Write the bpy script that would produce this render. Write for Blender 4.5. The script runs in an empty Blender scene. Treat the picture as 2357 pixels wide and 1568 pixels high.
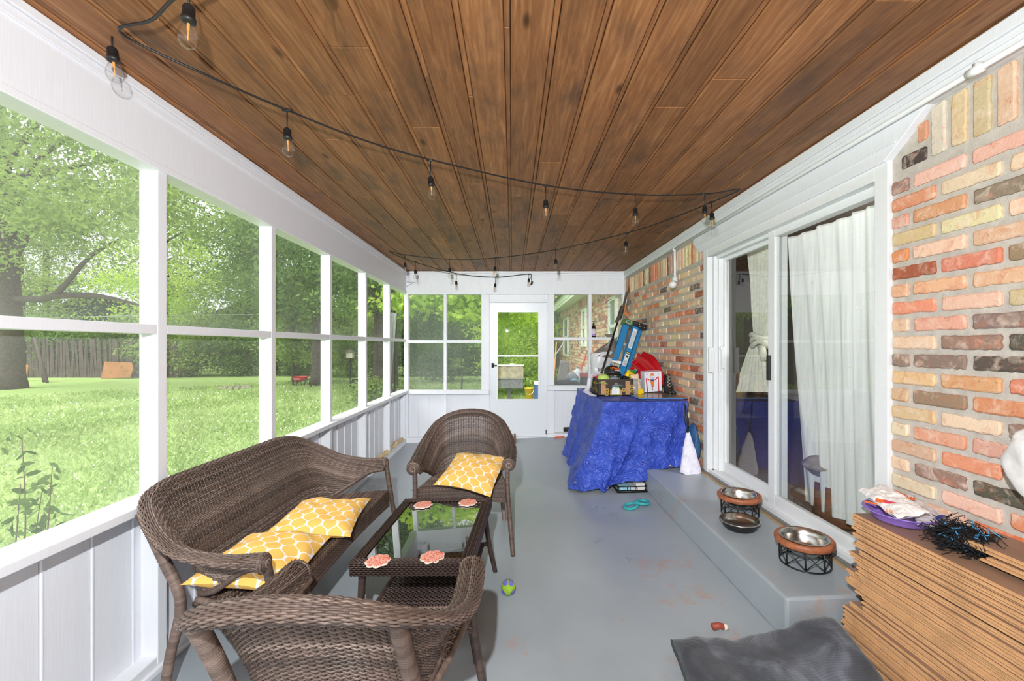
import bpy, math, random
import numpy as np
from mathutils import Vector, Matrix, Euler, noise
random.seed(7); np.random.seed(7)
PI = math.pi
COL = bpy.context.scene.collection
# ------------------------------------------------------------------ survey of the place (metres)
F, CX, CY, CZ = 950.0, 1178.5, 795.0, 1.48
XL, XR, YF, ZC = -1.605, 1.737, 6.26, 2.60
SL = 0.0413
TILT = math.atan(SL)
YB = -1.6
def fz(x): return SL * (x - XL)
def P(px, py, Y): return Vector(((px - CX) * Y / F, Y, CZ - (py - CY) * Y / F))

# ------------------------------------------------------------------ materials
def nt(name):
    m = bpy.data.materials.new(name); m.use_nodes = True
    t = m.node_tree
    b = t.nodes.get('Principled BSDF')
    return m, t, b
def N(t, typ, **kw):
    n = t.nodes.new(typ)
    for k, v in kw.items():
        if k == 'i':
            for a, c in v.items(): n.inputs[a].default_value = c
        else: setattr(n, k, v)
    return n
def L(t, a, b): t.links.new(a, b)
def ramp(t, stops, fac):
    r = N(t, 'ShaderNodeValToRGB'); e = r.color_ramp.elements
    while len(e) < len(stops): e.new(0.5)
    for el, (p, c) in zip(e, stops):
        el.position = p; el.color = (*c[:3], 1)
    L(t, fac, r.inputs['Fac']); return r.outputs['Color']
def coords(t, kind='Object', scale=(1, 1, 1)):
    c = N(t, 'ShaderNodeTexCoord'); m = N(t, 'ShaderNodeMapping')
    m.inputs['Scale'].default_value = scale
    L(t, c.outputs[kind], m.inputs['Vector']); return m.outputs['Vector']
def noise_n(t, vec, scale, detail=4, rough=.55, dist=0):
    n = N(t, 'ShaderNodeTexNoise'); n.inputs['Scale'].default_value = scale
    n.inputs['Detail'].default_value = detail; n.inputs['Roughness'].default_value = rough
    n.inputs['Distortion'].default_value = dist
    L(t, vec, n.inputs['Vector']); return n.outputs['Fac']
def bump(t, b, h, strength=.3, dist=.01):
    n = N(t, 'ShaderNodeBump'); n.inputs['Strength'].default_value = strength
    n.inputs['Distance'].default_value = dist
    L(t, h, n.inputs['Height']); L(t, n.outputs['Normal'], b.inputs['Normal'])
def mix(t, a, b, fac, mode='MIX'):
    n = N(t, 'ShaderNodeMix', data_type='RGBA', blend_type=mode)
    for s, v in ((6, a), (7, b), (0, fac)):
        if hasattr(v, 'links'): L(t, v, n.inputs[s])
        else: n.inputs[s].default_value = (*v, 1) if isinstance(v, tuple) else v
    return n.outputs[2]
def mathn(t, op, a, b=None, c=None):
    n = N(t, 'ShaderNodeMath', operation=op)
    for k, v in enumerate((a, b, c)):
        if v is None: continue
        if hasattr(v, 'links'): L(t, v, n.inputs[k])
        else: n.inputs[k].default_value = v
    return n.outputs[0]
_mc = {}
def S(r, g, b):  # sRGB 0-255 -> linear
    f = lambda c: (c/255/12.92) if c/255 <= .04045 else ((c/255+.055)/1.055)**2.4
    return (f(r), f(g), f(b))
def plain(name, c, rough=.5, metal=0, var=.12, scale=30, bmp=.1, bs=80, spec=.5, coat=0):
    if name in _mc: return _mc[name]
    m, t, b = nt(name); v = coords(t)
    f = noise_n(t, v, scale)
    lo = tuple(x * (1 - var) for x in c); hi = tuple(min(1, x * (1 + var)) for x in c)
    L(t, ramp(t, [(.3, lo), (.7, hi)], f), b.inputs['Base Color'])
    b.inputs['Roughness'].default_value = rough; b.inputs['Metallic'].default_value = metal
    b.inputs['Specular IOR Level'].default_value = spec
    b.inputs['Coat Weight'].default_value = coat
    if bmp: bump(t, b, noise_n(t, v, bs), bmp, .003)
    _mc[name] = m; return m
def attr_mat(name, rough=.5, bmp=.2, bs=120, var=.35, ns=25, spec=.5, metal=0):
    m, t, b = nt(name); v = coords(t)
    a = N(t, 'ShaderNodeAttribute', attribute_name='Col')
    f = noise_n(t, v, ns)
    g = ramp(t, [(.3, (1-var,)*3), (.7, (1,)*3)], f)
    L(t, mix(t, a.outputs['Color'], g, 1.0, 'MULTIPLY'), b.inputs['Base Color'])
    b.inputs['Roughness'].default_value = rough; b.inputs['Specular IOR Level'].default_value = spec
    b.inputs['Metallic'].default_value = metal
    bump(t, b, noise_n(t, v, bs), bmp, .003); return m

def m_white(name='white_paint', c=(.77, .78, .81), sc=(6, 60, 2)):
    m, t, b = nt(name); v = coords(t, scale=sc)
    f = noise_n(t, v, 3, 6)
    g = noise_n(t, coords(t), 2.2, 5, .7)
    c2 = tuple(x * .965 for x in c)
    base = ramp(t, [(.35, c2), (.6, c)], f)
    L(t, mix(t, base, (.55, .42, .27), ramp(t, [(.73, (0,)*3), (.85, (.18,)*3)], g)), b.inputs['Base Color'])
    b.inputs['Roughness'].default_value = .42; bump(t, b, f, .15, .003); return m
M = {}
M['white'] = m_white()
M['white2'] = m_white('white_paint_boards', (.74, .75, .79), (60, 60, 3))
M['whiteclean'] = plain('white_vinyl', (.78, .79, .79), .3, var=.02, bmp=.03)
def m_wood():
    m, t, b = nt('cedar_ceiling')
    a = N(t, 'ShaderNodeAttribute', attribute_name='Col')
    sp = N(t, 'ShaderNodeSeparateColor'); L(t, a.outputs['Color'], sp.inputs[0])
    tc = N(t, 'ShaderNodeTexCoord')
    off = N(t, 'ShaderNodeCombineXYZ'); L(t, mathn(t, 'MULTIPLY', sp.outputs[0], 37.0), off.inputs[0]); L(t, mathn(t, 'MULTIPLY', sp.outputs[0], 91.0), off.inputs[1])
    ad = N(t, 'ShaderNodeVectorMath', operation='ADD'); L(t, tc.outputs['Object'], ad.inputs[0]); L(t, off.outputs[0], ad.inputs[1])
    mp = N(t, 'ShaderNodeMapping'); mp.inputs['Scale'].default_value = (12, .9, 12); L(t, ad.outputs[0], mp.inputs[0])
    g1 = noise_n(t, mp.outputs[0], 3.0, 8, .65, 1.2)
    w = N(t, 'ShaderNodeTexWave', wave_type='BANDS', bands_direction='X'); w.inputs['Scale'].default_value = 1.1
    w.inputs['Distortion'].default_value = 11; w.inputs['Detail'].default_value = 3; w.inputs['Detail Scale'].default_value = 1.4
    L(t, mp.outputs[0], w.inputs['Vector'])
    mp2 = N(t, 'ShaderNodeMapping'); mp2.inputs['Scale'].default_value = (2.2, 1.0, 2); L(t, ad.outputs[0], mp2.inputs[0])
    g2 = noise_n(t, mp2.outputs[0], 2.4, 5, .6)
    c1 = ramp(t, [(.25, S(110, 72, 44)), (.5, S(154, 105, 66)), (.75, S(190, 138, 92))], g1)
    c2 = mix(t, c1, S(140, 88, 50), mathn(t, 'MULTIPLY', w.outputs['Fac'], .42))
    c3 = mix(t, c2, S(92, 70, 54), ramp(t, [(.5, (0,)*3), (.72, (.8,)*3)], g2))
    vk = N(t, 'ShaderNodeTexVoronoi', feature='F1'); vk.inputs['Scale'].default_value = 1.0
    mp3 = N(t, 'ShaderNodeMapping'); mp3.inputs['Scale'].default_value = (5.2, 2.0, 5); L(t, ad.outputs[0], mp3.inputs[0]); L(t, mp3.outputs[0], vk.inputs['Vector'])
    kn = ramp(t, [(.035, (1,)*3), (.10, (0,)*3)], vk.outputs['Distance'])
    c4 = mix(t, c3, S(52, 26, 12), mathn(t, 'MULTIPLY', kn, .8))
    mul = mathn(t, 'MULTIPLY_ADD', sp.outputs[1], .6, .55)
    cc = N(t, 'ShaderNodeCombineColor')
    for k in range(3): L(t, mul, cc.inputs[k])
    L(t, mix(t, c4, cc.outputs[0], 1.0, 'MULTIPLY'), b.inputs['Base Color'])
    b.inputs['Roughness'].default_value = .55; b.inputs['Specular IOR Level'].default_value = .3
    bump(t, b, g1, .35, .004); return m
M['wood'] = m_wood()
def m_brick():
    m, t, b = nt('old_brick')
    a = N(t, 'ShaderNodeAttribute', attribute_name='Col')
    v = coords(t)
    f = noise_n(t, v, 22, 6, .6, .6); g = noise_n(t, v, 70, 5, .7); h = noise_n(t, v, 14, 4, .6, 1.5)
    c = mix(t, a.outputs['Color'], S(238, 214, 194), ramp(t, [(.50, (0,)*3), (.68, (.5,)*3)], f))
    c = mix(t, c, S(206, 120, 84), ramp(t, [(.54, (0,)*3), (.66, (.38,)*3)], h))
    c = mix(t, c, (.04, .03, .03), ramp(t, [(.64, (0,)*3), (.72, (.7,)*3)], g))
    L(t, c, b.inputs['Base Color']); b.inputs['Roughness'].default_value = .88
    b.inputs['Specular IOR Level'].default_value = .2
    bump(t, b, g, .6, .006); return m
M['brick'] = m_brick()
M['mortar'] = plain('mortar', S(190, 182, 172), .95, var=.12, scale=25, bmp=.7, bs=160, spec=.1)
def m_floor():
    m, t, b = nt('painted_concrete'); v = coords(t)
    f = noise_n(t, v, 1.1, 6, .6); g = noise_n(t, v, 6, 8, .75); k = noise_n(t, v, 1.6, 3, .5)
    base = ramp(t, [(.3, S(146, 154, 160)), (.7, S(166, 173, 178))], f)
    spots = mathn(t, 'MULTIPLY', ramp(t, [(.55, (0,)*3), (.66, (1,)*3)], g), ramp(t, [(.48, (0,)*3), (.60, (1,)*3)], k))
    c = mix(t, base, S(176, 132, 100), mathn(t, 'MULTIPLY', spots, .55))
    L(t, c, b.inputs['Base Color'])
    L(t, ramp(t, [(.3, (.24,)*3), (.7, (.42,)*3)], f), b.inputs['Roughness'])
    bump(t, b, noise_n(t, v, 14, 5), .12, .006); return m
M['floor'] = m_floor()
M['step'] = M['floor']
def m_glass(name, tint=(1, 1, 1), refl=1.0, opac=0.0):
    m, t, b = nt(name); t.nodes.remove(b)
    o = t.nodes['Material Output']
    tr = N(t, 'ShaderNodeBsdfTransparent'); tr.inputs[0].default_value = (*tint, 1)
    gl = N(t, 'ShaderNodeBsdfGlossy'); gl.inputs['Roughness'].default_value = .01
    lw = N(t, 'ShaderNodeLayerWeight'); lw.inputs['Blend'].default_value = .5
    fr = mathn(t, 'MULTIPLY_ADD', mathn(t, 'POWER', lw.outputs['Facing'], 4.0), .9, .045)
    mx = N(t, 'ShaderNodeMixShader'); L(t, mathn(t, 'MULTIPLY', fr, refl), mx.inputs[0])
    L(t, tr.outputs[0], mx.inputs[1]); L(t, gl.outputs[0], mx.inputs[2]); L(t, mx.outputs[0], o.inputs[0]); return m
M['glass'] = m_glass('window_glass', (.95, .96, .955), .6)
M['doorglass'] = m_glass('patio_door_glass', (.90, .92, .91), 2.0)
M['tableglass'] = m_glass('smoked_glass', (.34, .42, .44), 2.4)
M['bulbglass'] = m_glass('bulb_glass', (.97, .97, .97), 1.5)
def m_screen():
    m, t, b = nt('insect_screen'); t.nodes.remove(b); o = t.nodes['Material Output']
    tr = N(t, 'ShaderNodeBsdfTransparent'); df = N(t, 'ShaderNodeBsdfDiffuse')
    df.inputs[0].default_value = (*S(184, 188, 184), 1)
    f = noise_n(t, coords(t), 1.3, 3)
    mx = N(t, 'ShaderNodeMixShader'); L(t, ramp(t, [(.3, (.17,)*3), (.7, (.28,)*3)], f), mx.inputs[0])
    L(t, tr.outputs[0], mx.inputs[1]); L(t, df.outputs[0], mx.inputs[2]); L(t, mx.outputs[0], o.inputs[0]); return m
M['screen'] = m_screen()
def m_leaf(name, c, c2, trans=.35):
    m, t, b = nt(name); t.nodes.remove(b); o = t.nodes['Material Output']
    a = N(t, 'ShaderNodeAttribute', attribute_name='Col')
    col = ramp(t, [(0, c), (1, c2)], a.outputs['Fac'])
    d = N(t, 'ShaderNodeBsdfDiffuse'); tl = N(t, 'ShaderNodeBsdfTranslucent')
    L(t, col, d.inputs[0]); L(t, col, tl.inputs[0])
    mx = N(t, 'ShaderNodeMixShader'); mx.inputs[0].default_value = trans
    L(t, d.outputs[0], mx.inputs[1]); L(t, tl.outputs[0], mx.inputs[2]); L(t, mx.outputs[0], o.inputs[0]); return m
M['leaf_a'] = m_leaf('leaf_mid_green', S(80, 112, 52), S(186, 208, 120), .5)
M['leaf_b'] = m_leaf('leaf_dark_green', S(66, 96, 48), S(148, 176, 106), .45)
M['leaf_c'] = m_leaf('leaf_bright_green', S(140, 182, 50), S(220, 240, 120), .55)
M['grass'] = m_leaf('grass_blade', S(152, 180, 100), S(214, 228, 168), .45)
M['bark'] = plain('bark', S(84, 76, 66), .9, var=.4, scale=14, bmp=.8, bs=20)
def m_lawn():
    m, t, b = nt('lawn'); v = coords(t)
    f = noise_n(t, v, .35, 4); g = noise_n(t, v, 9, 8, .8)
    c = ramp(t, [(.3, S(140, 168, 94)), (.5, S(166, 194, 116)), (.68, S(198, 216, 150))], g)
    c = mix(t, c, S(150, 150, 100), ramp(t, [(.60, (0,)*3), (.75, (.5,)*3)], f))
    L(t, c, b.inputs['Base Color']); b.inputs['Roughness'].default_value = 1; b.inputs['Specular IOR Level'].default_value = 0
    bump(t, b, g, .6, .05); return m
M['lawn'] = m_lawn()
def m_trellis(su=5.0, sv=4.2):
    m, t, b = nt('yellow_trellis_fabric')
    uv = N(t, 'ShaderNodeTexCoord'); sp = N(t, 'ShaderNodeSeparateXYZ'); L(t, uv.outputs['UV'], sp.inputs[0])
    u = mathn(t, 'MULTIPLY', sp.outputs[0], su); v = mathn(t, 'MULTIPLY', sp.outputs[1], sv)
    s = mathn(t, 'TANH', mathn(t, 'MULTIPLY', mathn(t, 'COSINE', mathn(t, 'MULTIPLY', v, 2*PI)), 1.7))
    s4 = mathn(t, 'MULTIPLY_ADD', s, .25, .25)
    def dist(x): return mathn(t, 'ABSOLUTE', mathn(t, 'SUBTRACT', mathn(t, 'FRACT', mathn(t, 'ADD', x, 10.5)), .5))
    d = mathn(t, 'MINIMUM', dist(mathn(t, 'SUBTRACT', u, s4)), dist(mathn(t, 'ADD', u, s4)))
    w = ramp(t, [(.045, (1,)*3), (.062, (0,)*3)], d)
    L(t, mix(t, S(232, 184, 96), S(228, 224, 220), w), b.inputs['Base Color'])
    b.inputs['Roughness'].default_value = .85; b.inputs['Specular IOR Level'].default_value = .15
    bump(t, b, noise_n(t, coords(t), 14, 4), .25, .01); return m
M['trellis'] = m_trellis()
M['wicker'] = attr_mat('brown_wicker', .42, .2, 200, .3, 12, .5)
M['wickerd'] = attr_mat('dark_wicker', .36, .2, 200, .3, 12, .5)
M['black'] = plain('black_rubber', (.012, .012, .013), .45, bmp=.1)
M['blackmetal'] = plain('black_metal', (.015, .015, .015), .35, metal=.3, bmp=.05)
M['steel'] = plain('brushed_steel', (.62, .6, .57), .22, metal=1, var=.05, bmp=.05)
M['alu'] = plain('aluminium', (.5, .51, .50), .55, metal=.5, var=.08)
M['filament'] = plain('warm_filament', S(250, 170, 90), .4, bmp=0)
M['bowlwood'] = plain('red_brown_wood', S(164, 96, 62), .5, var=.3, scale=40)
M['tarp'] = None
def m_tarp():
    m, t, b = nt('blue_tarpaulin'); v = coords(t)
    f = noise_n(t, v, 5, 6, .6, .4); vo = N(t, 'ShaderNodeTexVoronoi', feature='DISTANCE_TO_EDGE'); vo.inputs['Scale'].default_value = 11
    w = N(t, 'ShaderNodeVectorMath', operation='ADD'); nz = N(t, 'ShaderNodeTexNoise'); nz.inputs['Scale'].default_value = 6
    L(t, v, nz.inputs['Vector']); L(t, v, w.inputs[0]); L(t, nz.outputs['Color'], w.inputs[1]); L(t, w.outputs[0], vo.inputs['Vector'])
    L(t, ramp(t, [(.3, S(42, 66, 166)), (.7, S(68, 96, 204))], f), b.inputs['Base Color'])
    b.inputs['Roughness'].default_value = .36
    hh = mathn(t, 'ADD', mathn(t, 'MULTIPLY', vo.outputs['Distance'], 1.6), mathn(t, 'MULTIPLY', noise_n(t, v, 18, 6, .65, .3), 1.0))
    bump(t, b, hh, .7, .016); return m
M['tarp'] = m_tarp()
M['cord'] = plain('corduroy_charcoal', S(72, 74, 80), .95, bmp=0, spec=.1)
def m_cordu():
    m, t, b = nt('grey_corduroy')
    uv = N(t, 'ShaderNodeTexCoord'); sp = N(t, 'ShaderNodeSeparateXYZ'); L(t, uv.outputs['UV'], sp.inputs[0])
    v = coords(t)
    wob = mathn(t, 'MULTIPLY_ADD', noise_n(t, v, 3, 2), 1.6, mathn(t, 'MULTIPLY', sp.outputs[1], 84.0))
    s = mathn(t, 'SINE', mathn(t, 'MULTIPLY', wob, 2*PI))
    f = noise_n(t, v, 5, 5, .6, .8)
    c = ramp(t, [(.3, S(50, 52, 56)), (.52, S(74, 77, 84)), (.66, S(112, 116, 126))], f)
    c = mix(t, c, (.012, .012, .014), mathn(t, 'MULTIPLY', ramp(t, [(.2, (1,)*3), (.5, (0,)*3)], mathn(t, 'MULTIPLY_ADD', s, .5, .5)), .16))
    L(t, c, b.inputs['Base Color']); b.inputs['Roughness'].default_value = .95; b.inputs['Specular IOR Level'].default_value = .1
    b.inputs['Sheen Weight'].default_value = .25
    bump(t, b, mathn(t, 'ADD', s, mathn(t, 'MULTIPLY', noise_n(t, v, 60, 4, .7), 3.0)), .22, .0016); return m
M['cordu'] = m_cordu()
def m_sheer(name='sheer_curtain', op=.62):
    m, t, b = nt(name); t.nodes.remove(b); o = t.nodes['Material Output']
    v = coords(t, scale=(60, 60, 1.2)); v2 = coords(t, scale=(4, 4, 90))
    f = noise_n(t, v, 1, 3); g = noise_n(t, v2, 1, 2)
    c = ramp(t, [(.3, S(222, 226, 224)), (.7, S(246, 247, 245))], f)
    c = mix(t, c, S(232, 214, 160), ramp(t, [(.70, (0,)*3), (.74, (.6,)*3)], g))
    d = N(t, 'ShaderNodeBsdfDiffuse'); tl = N(t, 'ShaderNodeBsdfTranslucent'); L(t, c, d.inputs[0]); L(t, c, tl.inputs[0])
    m1 = N(t, 'ShaderNodeMixShader'); m1.inputs[0].default_value = .3; L(t, d.outputs[0], m1.inputs[1]); L(t, tl.outputs[0], m1.inputs[2])
    tr = N(t, 'ShaderNodeBsdfTransparent'); m2 = N(t, 'ShaderNodeMixShader'); m2.inputs[0].default_value = op
    L(t, tr.outputs[0], m2.inputs[1]); L(t, m1.outputs[0], m2.inputs[2]); L(t, m2.outputs[0], o.inputs[0]); return m
M['sheer'] = m_sheer('sheer_curtain', .96)
M['plankedge'] = attr_mat('hardboard_plank', .7, .2, 60, .15, 18, .2)
def cm(name, c, **k): return plain(name, S(*c), **k)

# ------------------------------------------------------------------ geometry helpers
class MB:
    def __init__(s): s.v = []; s.f = []; s.m = []; s.c = []; s.uv = {}; s.cur = 0; s.col = (1, 1, 1)
    def add(s, vs, fs):
        o = len(s.v); s.v.extend([tuple(p) for p in vs]); s.c.extend([s.col] * len(vs))
        for f in fs: s.f.append([i + o for i in f]); s.m.append(s.cur)
        return o
    def bx(s, x0, x1, y0, y1, z0, z1, M4=None):
        vs = [Vector((x, y, z)) for z in (z0, z1) for (x, y) in ((x0, y0), (x1, y0), (x1, y1), (x0, y1))]
        if M4 is not None: vs = [M4 @ p for p in vs]
        s.add(vs, [(3, 2, 1, 0), (4, 5, 6, 7), (0, 1, 5, 4), (1, 2, 6, 5), (2, 3, 7, 6), (3, 0, 4, 7)])
    def beam(s, a, b, w, h, up=(0, 0, 1)):
        a = Vector(a); b = Vector(b); d = (b - a); ln = d.length; d.normalize()
        r = d.cross(Vector(up)); 
        if r.length < 1e-4: r = Vector((1, 0, 0))
        r.normalize(); u = r.cross(d)
        vs = []
        for q in (a, b):
            for i, j in ((-1, -1), (1, -1), (1, 1), (-1, 1)): vs.append(q + r * w/2 * i + u * h/2 * j)
        s.add(vs, [(3, 2, 1, 0), (4, 5, 6, 7), (0, 1, 5, 4), (1, 2, 6, 5), (2, 3, 7, 6), (3, 0, 4, 7)])
    def tube(s, pts, r, n=8, closed=False, caps=True, flat=1.0):
        pts = [Vector(p) for p in pts]; k = len(pts)
        rs = r if isinstance(r, (list, tuple)) else [r] * k
        vs = []; prev = None
        for i, p in enumerate(pts):
            if closed: d = pts[(i+1) % k] - pts[i-1]
            else: d = pts[min(i+1, k-1)] - pts[max(i-1, 0)]
            if d.length < 1e-9: d = Vector((0, 0, 1))
            d.normalize()
            if prev is None:
                a = Vector((0, 0, 1)) if abs(d.z) < .9 else Vector((1, 0, 0))
                nrm = (a - d * a.dot(d)).normalized()
            else:
                nrm = prev - d * prev.dot(d)
                nrm = nrm.normalized() if nrm.length > 1e-6 else prev
            prev = nrm; bn = d.cross(nrm)
            for j in range(n):
                t = 2*PI*j/n; vs.append(p + nrm * math.cos(t) * rs[i] * flat + bn * math.sin(t) * rs[i])
        fs = []
        for i in range(k if closed else k-1):
            i2 = (i+1) % k
            for j in range(n):
                j2 = (j+1) % n; fs.append((i*n+j, i*n+j2, i2*n+j2, i2*n+j))
        if caps and not closed: fs.append(tuple(range(n))[::-1]); fs.append(tuple(range((k-1)*n, k*n)))
        s.add(vs, fs)
    def lathe(s, prof, c=(0, 0, 0), n=24, M4=None):
        vs = []; fs = []; c = Vector(c)
        for (r, z) in prof:
            for j in range(n):
                t = 2*PI*j/n; p = Vector((r*math.cos(t), r*math.sin(t), z))
                if M4 is not None: p = M4 @ p
                vs.append(p + c)
        for i in range(len(prof)-1):
            for j in range(n):
                j2 = (j+1) % n; fs.append((i*n+j, i*n+j2, (i+1)*n+j2, (i+1)*n+j))
        s.add(vs, fs)
    def prism(s, poly, h, M4=None, base=0.0):
        n = len(poly); vs = [Vector((x, y, base)) for x, y in poly] + [Vector((x, y, base+h)) for x, y in poly]
        if M4 is not None: vs = [M4 @ p for p in vs]
        fs = [tuple(range(n))[::-1], tuple(range(n, 2*n))] + [(i, (i+1) % n, n+(i+1) % n, n+i) for i in range(n)]
        s.add(vs, fs)
    def grid(s, fn, nu, nv, closeu=False):
        vs = [fn(i/(nu if closeu else nu-1), j/(nv-1)) for j in range(nv) for i in range(nu)]
        fs = []
        for j in range(nv-1):
            for i in range(nu if closeu else nu-1):
                i2 = (i+1) % nu; fs.append((j*nu+i, j*nu+i2, (j+1)*nu+i2, (j+1)*nu+i))
        o = s.add(vs, fs)
        for j in range(nv):
            for i in range(nu): s.uv[o+j*nu+i] = (i/(nu-1), j/(nv-1))
    def obj(s, name, mats, parent=None, smooth=False, bevel=0, seg=2):
        if not isinstance(mats, (list, tuple)): mats = [mats]
        me = bpy.data.meshes.new(name); me.from_pydata(s.v, [], s.f); 
        for m in mats: me.materials.append(m)
        me.polygons.foreach_set('material_index', s.m)
        if smooth: me.polygons.foreach_set('use_smooth', [True]*len(s.f))
        ca = me.color_attributes.new('Col', 'FLOAT_COLOR', 'POINT')
        ca.data.foreach_set('color', np.array([(*c, 1) for c in s.c], dtype=np.float32).ravel())
        if s.uv:
            ul = me.uv_layers.new(name='UVMap'); li = np.zeros(len(me.loops), dtype=np.int32); me.loops.foreach_get('vertex_index', li)
            ul.data.foreach_set('uv', np.array([s.uv.get(int(i), (0, 0)) for i in li], dtype=np.float32).ravel())
        me.update()
        o = bpy.data.objects.new(name, me); COL.objects.link(o)
        if parent is not None: o.parent = parent
        if bevel:
            b = o.modifiers.new('bevel', 'BEVEL'); b.width = bevel; b.segments = seg; b.limit_method = 'ANGLE'; b.angle_limit = .7
        return o
def tag(o, label, cat, group=None, kind=None):
    o['label'] = label; o['category'] = cat
    if group: o['group'] = group
    if kind: o['kind'] = kind
    return o
def empty(name, loc=(0, 0, 0), rz=0, label=None, cat=None, group=None, floor=False, R=None):
    o = bpy.data.objects.new(name, None); COL.objects.link(o); o.empty_display_size = .05
    m = Matrix.Rotation(rz, 4, 'Z')
    if floor: m = Matrix.Rotation(-TILT, 4, 'Y') @ m
    if R is not None: m = R
    o.matrix_basis = Matrix.Translation(Vector(loc)) @ m
    if label: tag(o, label, cat, group)
    return o
def copy_tree(o, parent=None):
    c = o.copy(); COL.objects.link(c); c.parent = parent
    for ch in [x for x in bpy.data.objects if x.parent == o]: copy_tree(ch, c)
    return c
def box(name, d, mat, parent=None, bevel=0, M4=None):
    b = MB(); b.bx(*d, M4=M4); return b.obj(name, mat, parent, bevel=bevel)
def struct(o): o['kind'] = 'structure'; return o
def catmull(pts, n):
    pts = [np.array(p, float) for p in pts]; k = len(pts)-1; out = []
    for i in range(n):
        t = i/(n-1)*k; j = min(int(t), k-1); u = t-j
        p1, p2 = pts[j], pts[j+1]; p0 = pts[j-1] if j > 0 else 2*p1-p2; p3 = pts[j+2] if j+2 <= k else 2*p2-p1
        out.append(.5*((2*p1)+(-p0+p2)*u+(2*p0-5*p1+4*p2-p3)*u*u+(-p0+3*p1-3*p2+p3)*u**3))
    return np.array(out)
def text(body, size, M4, mat, parent, name='lettering', ext=.0004):
    c = bpy.data.curves.new(name, 'FONT'); c.body = body; c.size = size; c.extrude = ext
    c.align_x = 'CENTER'; c.align_y = 'CENTER'; c.materials.append(mat)
    q = bpy.data.objects.new(name+'_src', c); COL.objects.link(q)
    me = bpy.data.meshes.new_from_object(q.evaluated_get(bpy.context.evaluated_depsgraph_get())); bpy.data.objects.remove(q)
    o = bpy.data.objects.new(name, me); COL.objects.link(o); o.parent = parent; o.matrix_basis = M4; return o
def facing(loc, right, up):  # matrix whose X is right, Y is up
    r = Vector(right).normalized(); u = Vector(up); u = (u - r*u.dot(r)).normalized(); n = r.cross(u)
    m = Matrix((r, u, n)).transposed().to_4x4(); m.translation = Vector(loc); return m
def nz(p, s=1.0, o=0.0): return noise.noise(Vector((p[0]*s+o, p[1]*s+o*.7, p[2]*s-o)))

# ------------------------------------------------------------------ camera, light, sky
cam = bpy.data.cameras.new('camera'); co = bpy.data.objects.new('camera', cam); COL.objects.link(co)
co.location = (0, 0, CZ); co.rotation_euler = (PI/2, 0, 0)
cam.sensor_width = 36; cam.lens = 36*F/2357; cam.shift_y = (CY-784)/2357; cam.clip_start = .02; cam.clip_end = 300
sc = bpy.context.scene; sc.camera = co
sc.view_settings.view_transform = 'Standard'; sc.view_settings.look = 'None'
sc.view_settings.exposure = 0.0; sc.view_settings.gamma = 1.0
sc.cycles.max_bounces = 7; sc.cycles.diffuse_bounces = 4; sc.cycles.glossy_bounces = 3; sc.cycles.transparent_max_bounces = 14
sc.cycles.transmission_bounces = 4; sc.cycles.use_denoising = True; sc.cycles.caustics_reflective = False; sc.cycles.caustics_refractive = False
sc.cycles.sample_clamp_indirect = 6
w = bpy.data.worlds.new('world'); sc.world = w; w.use_nodes = True
t = w.node_tree; bg = t.nodes['Background']
g = N(t, 'ShaderNodeTexCoord'); sp = N(t, 'ShaderNodeSeparateXYZ'); L(t, g.outputs['Generated'], sp.inputs[0])
L(t, ramp(t, [(0, S(214, 222, 224)), (.35, S(246, 249, 252)), (1, S(238, 246, 255))], sp.outputs[2]), bg.inputs[0])
bg.inputs[1].default_value = 1.7
def lamp(name, typ, loc, e, size=.1, c=(1, 1, 1), rot=None, falloff=False):
    l = bpy.data.lights.new(name, typ); l.energy = e; l.color = c
    if typ == 'POINT': l.shadow_soft_size = size
    if typ == 'AREA': l.size = size
    if typ == 'SUN': l.angle = size
    if falloff:
        l.use_nodes = True; tt = l.node_tree; em = tt.nodes['Emission']
        fo = tt.nodes.new('ShaderNodeLightFalloff'); fo.inputs['Strength'].default_value = 1.0
        mm = tt.nodes.new('ShaderNodeMath'); mm.operation = 'MULTIPLY_ADD'; mm.inputs[1].default_value = .22
        tt.links.new(fo.outputs['Constant'], mm.inputs[0]); tt.links.new(fo.outputs['Linear'], mm.inputs[2])
        tt.links.new(mm.outputs[0], em.inputs['Strength'])
    o = bpy.data.objects.new(name, l); COL.objects.link(o); o.location = loc
    if rot: o.rotation_euler = rot
    return o
lamp('flash', 'POINT', (-.15, -.10, 1.93), 68, .018, (.93, .97, 1.0), falloff=True)
lamp('sun', 'SUN', (0, 0, 20), 5.2, 1.0, (1, .98, .93), rot=(math.radians(25), math.radians(-20), 0))
lamp('soft_fill', 'AREA', (0, -1.2, 1.3), 9, 1.6, (.95, .98, 1.0), rot=(math.radians(82), 0, 0))  # soft fill lamp added behind the viewer to even out the porch
lamp('curtain_fill', 'POINT', (3.1, 2.4, 2.2), 95, .15, (1, .98, .94))  # unseen fill lamp added indoors to brighten the curtains
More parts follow.
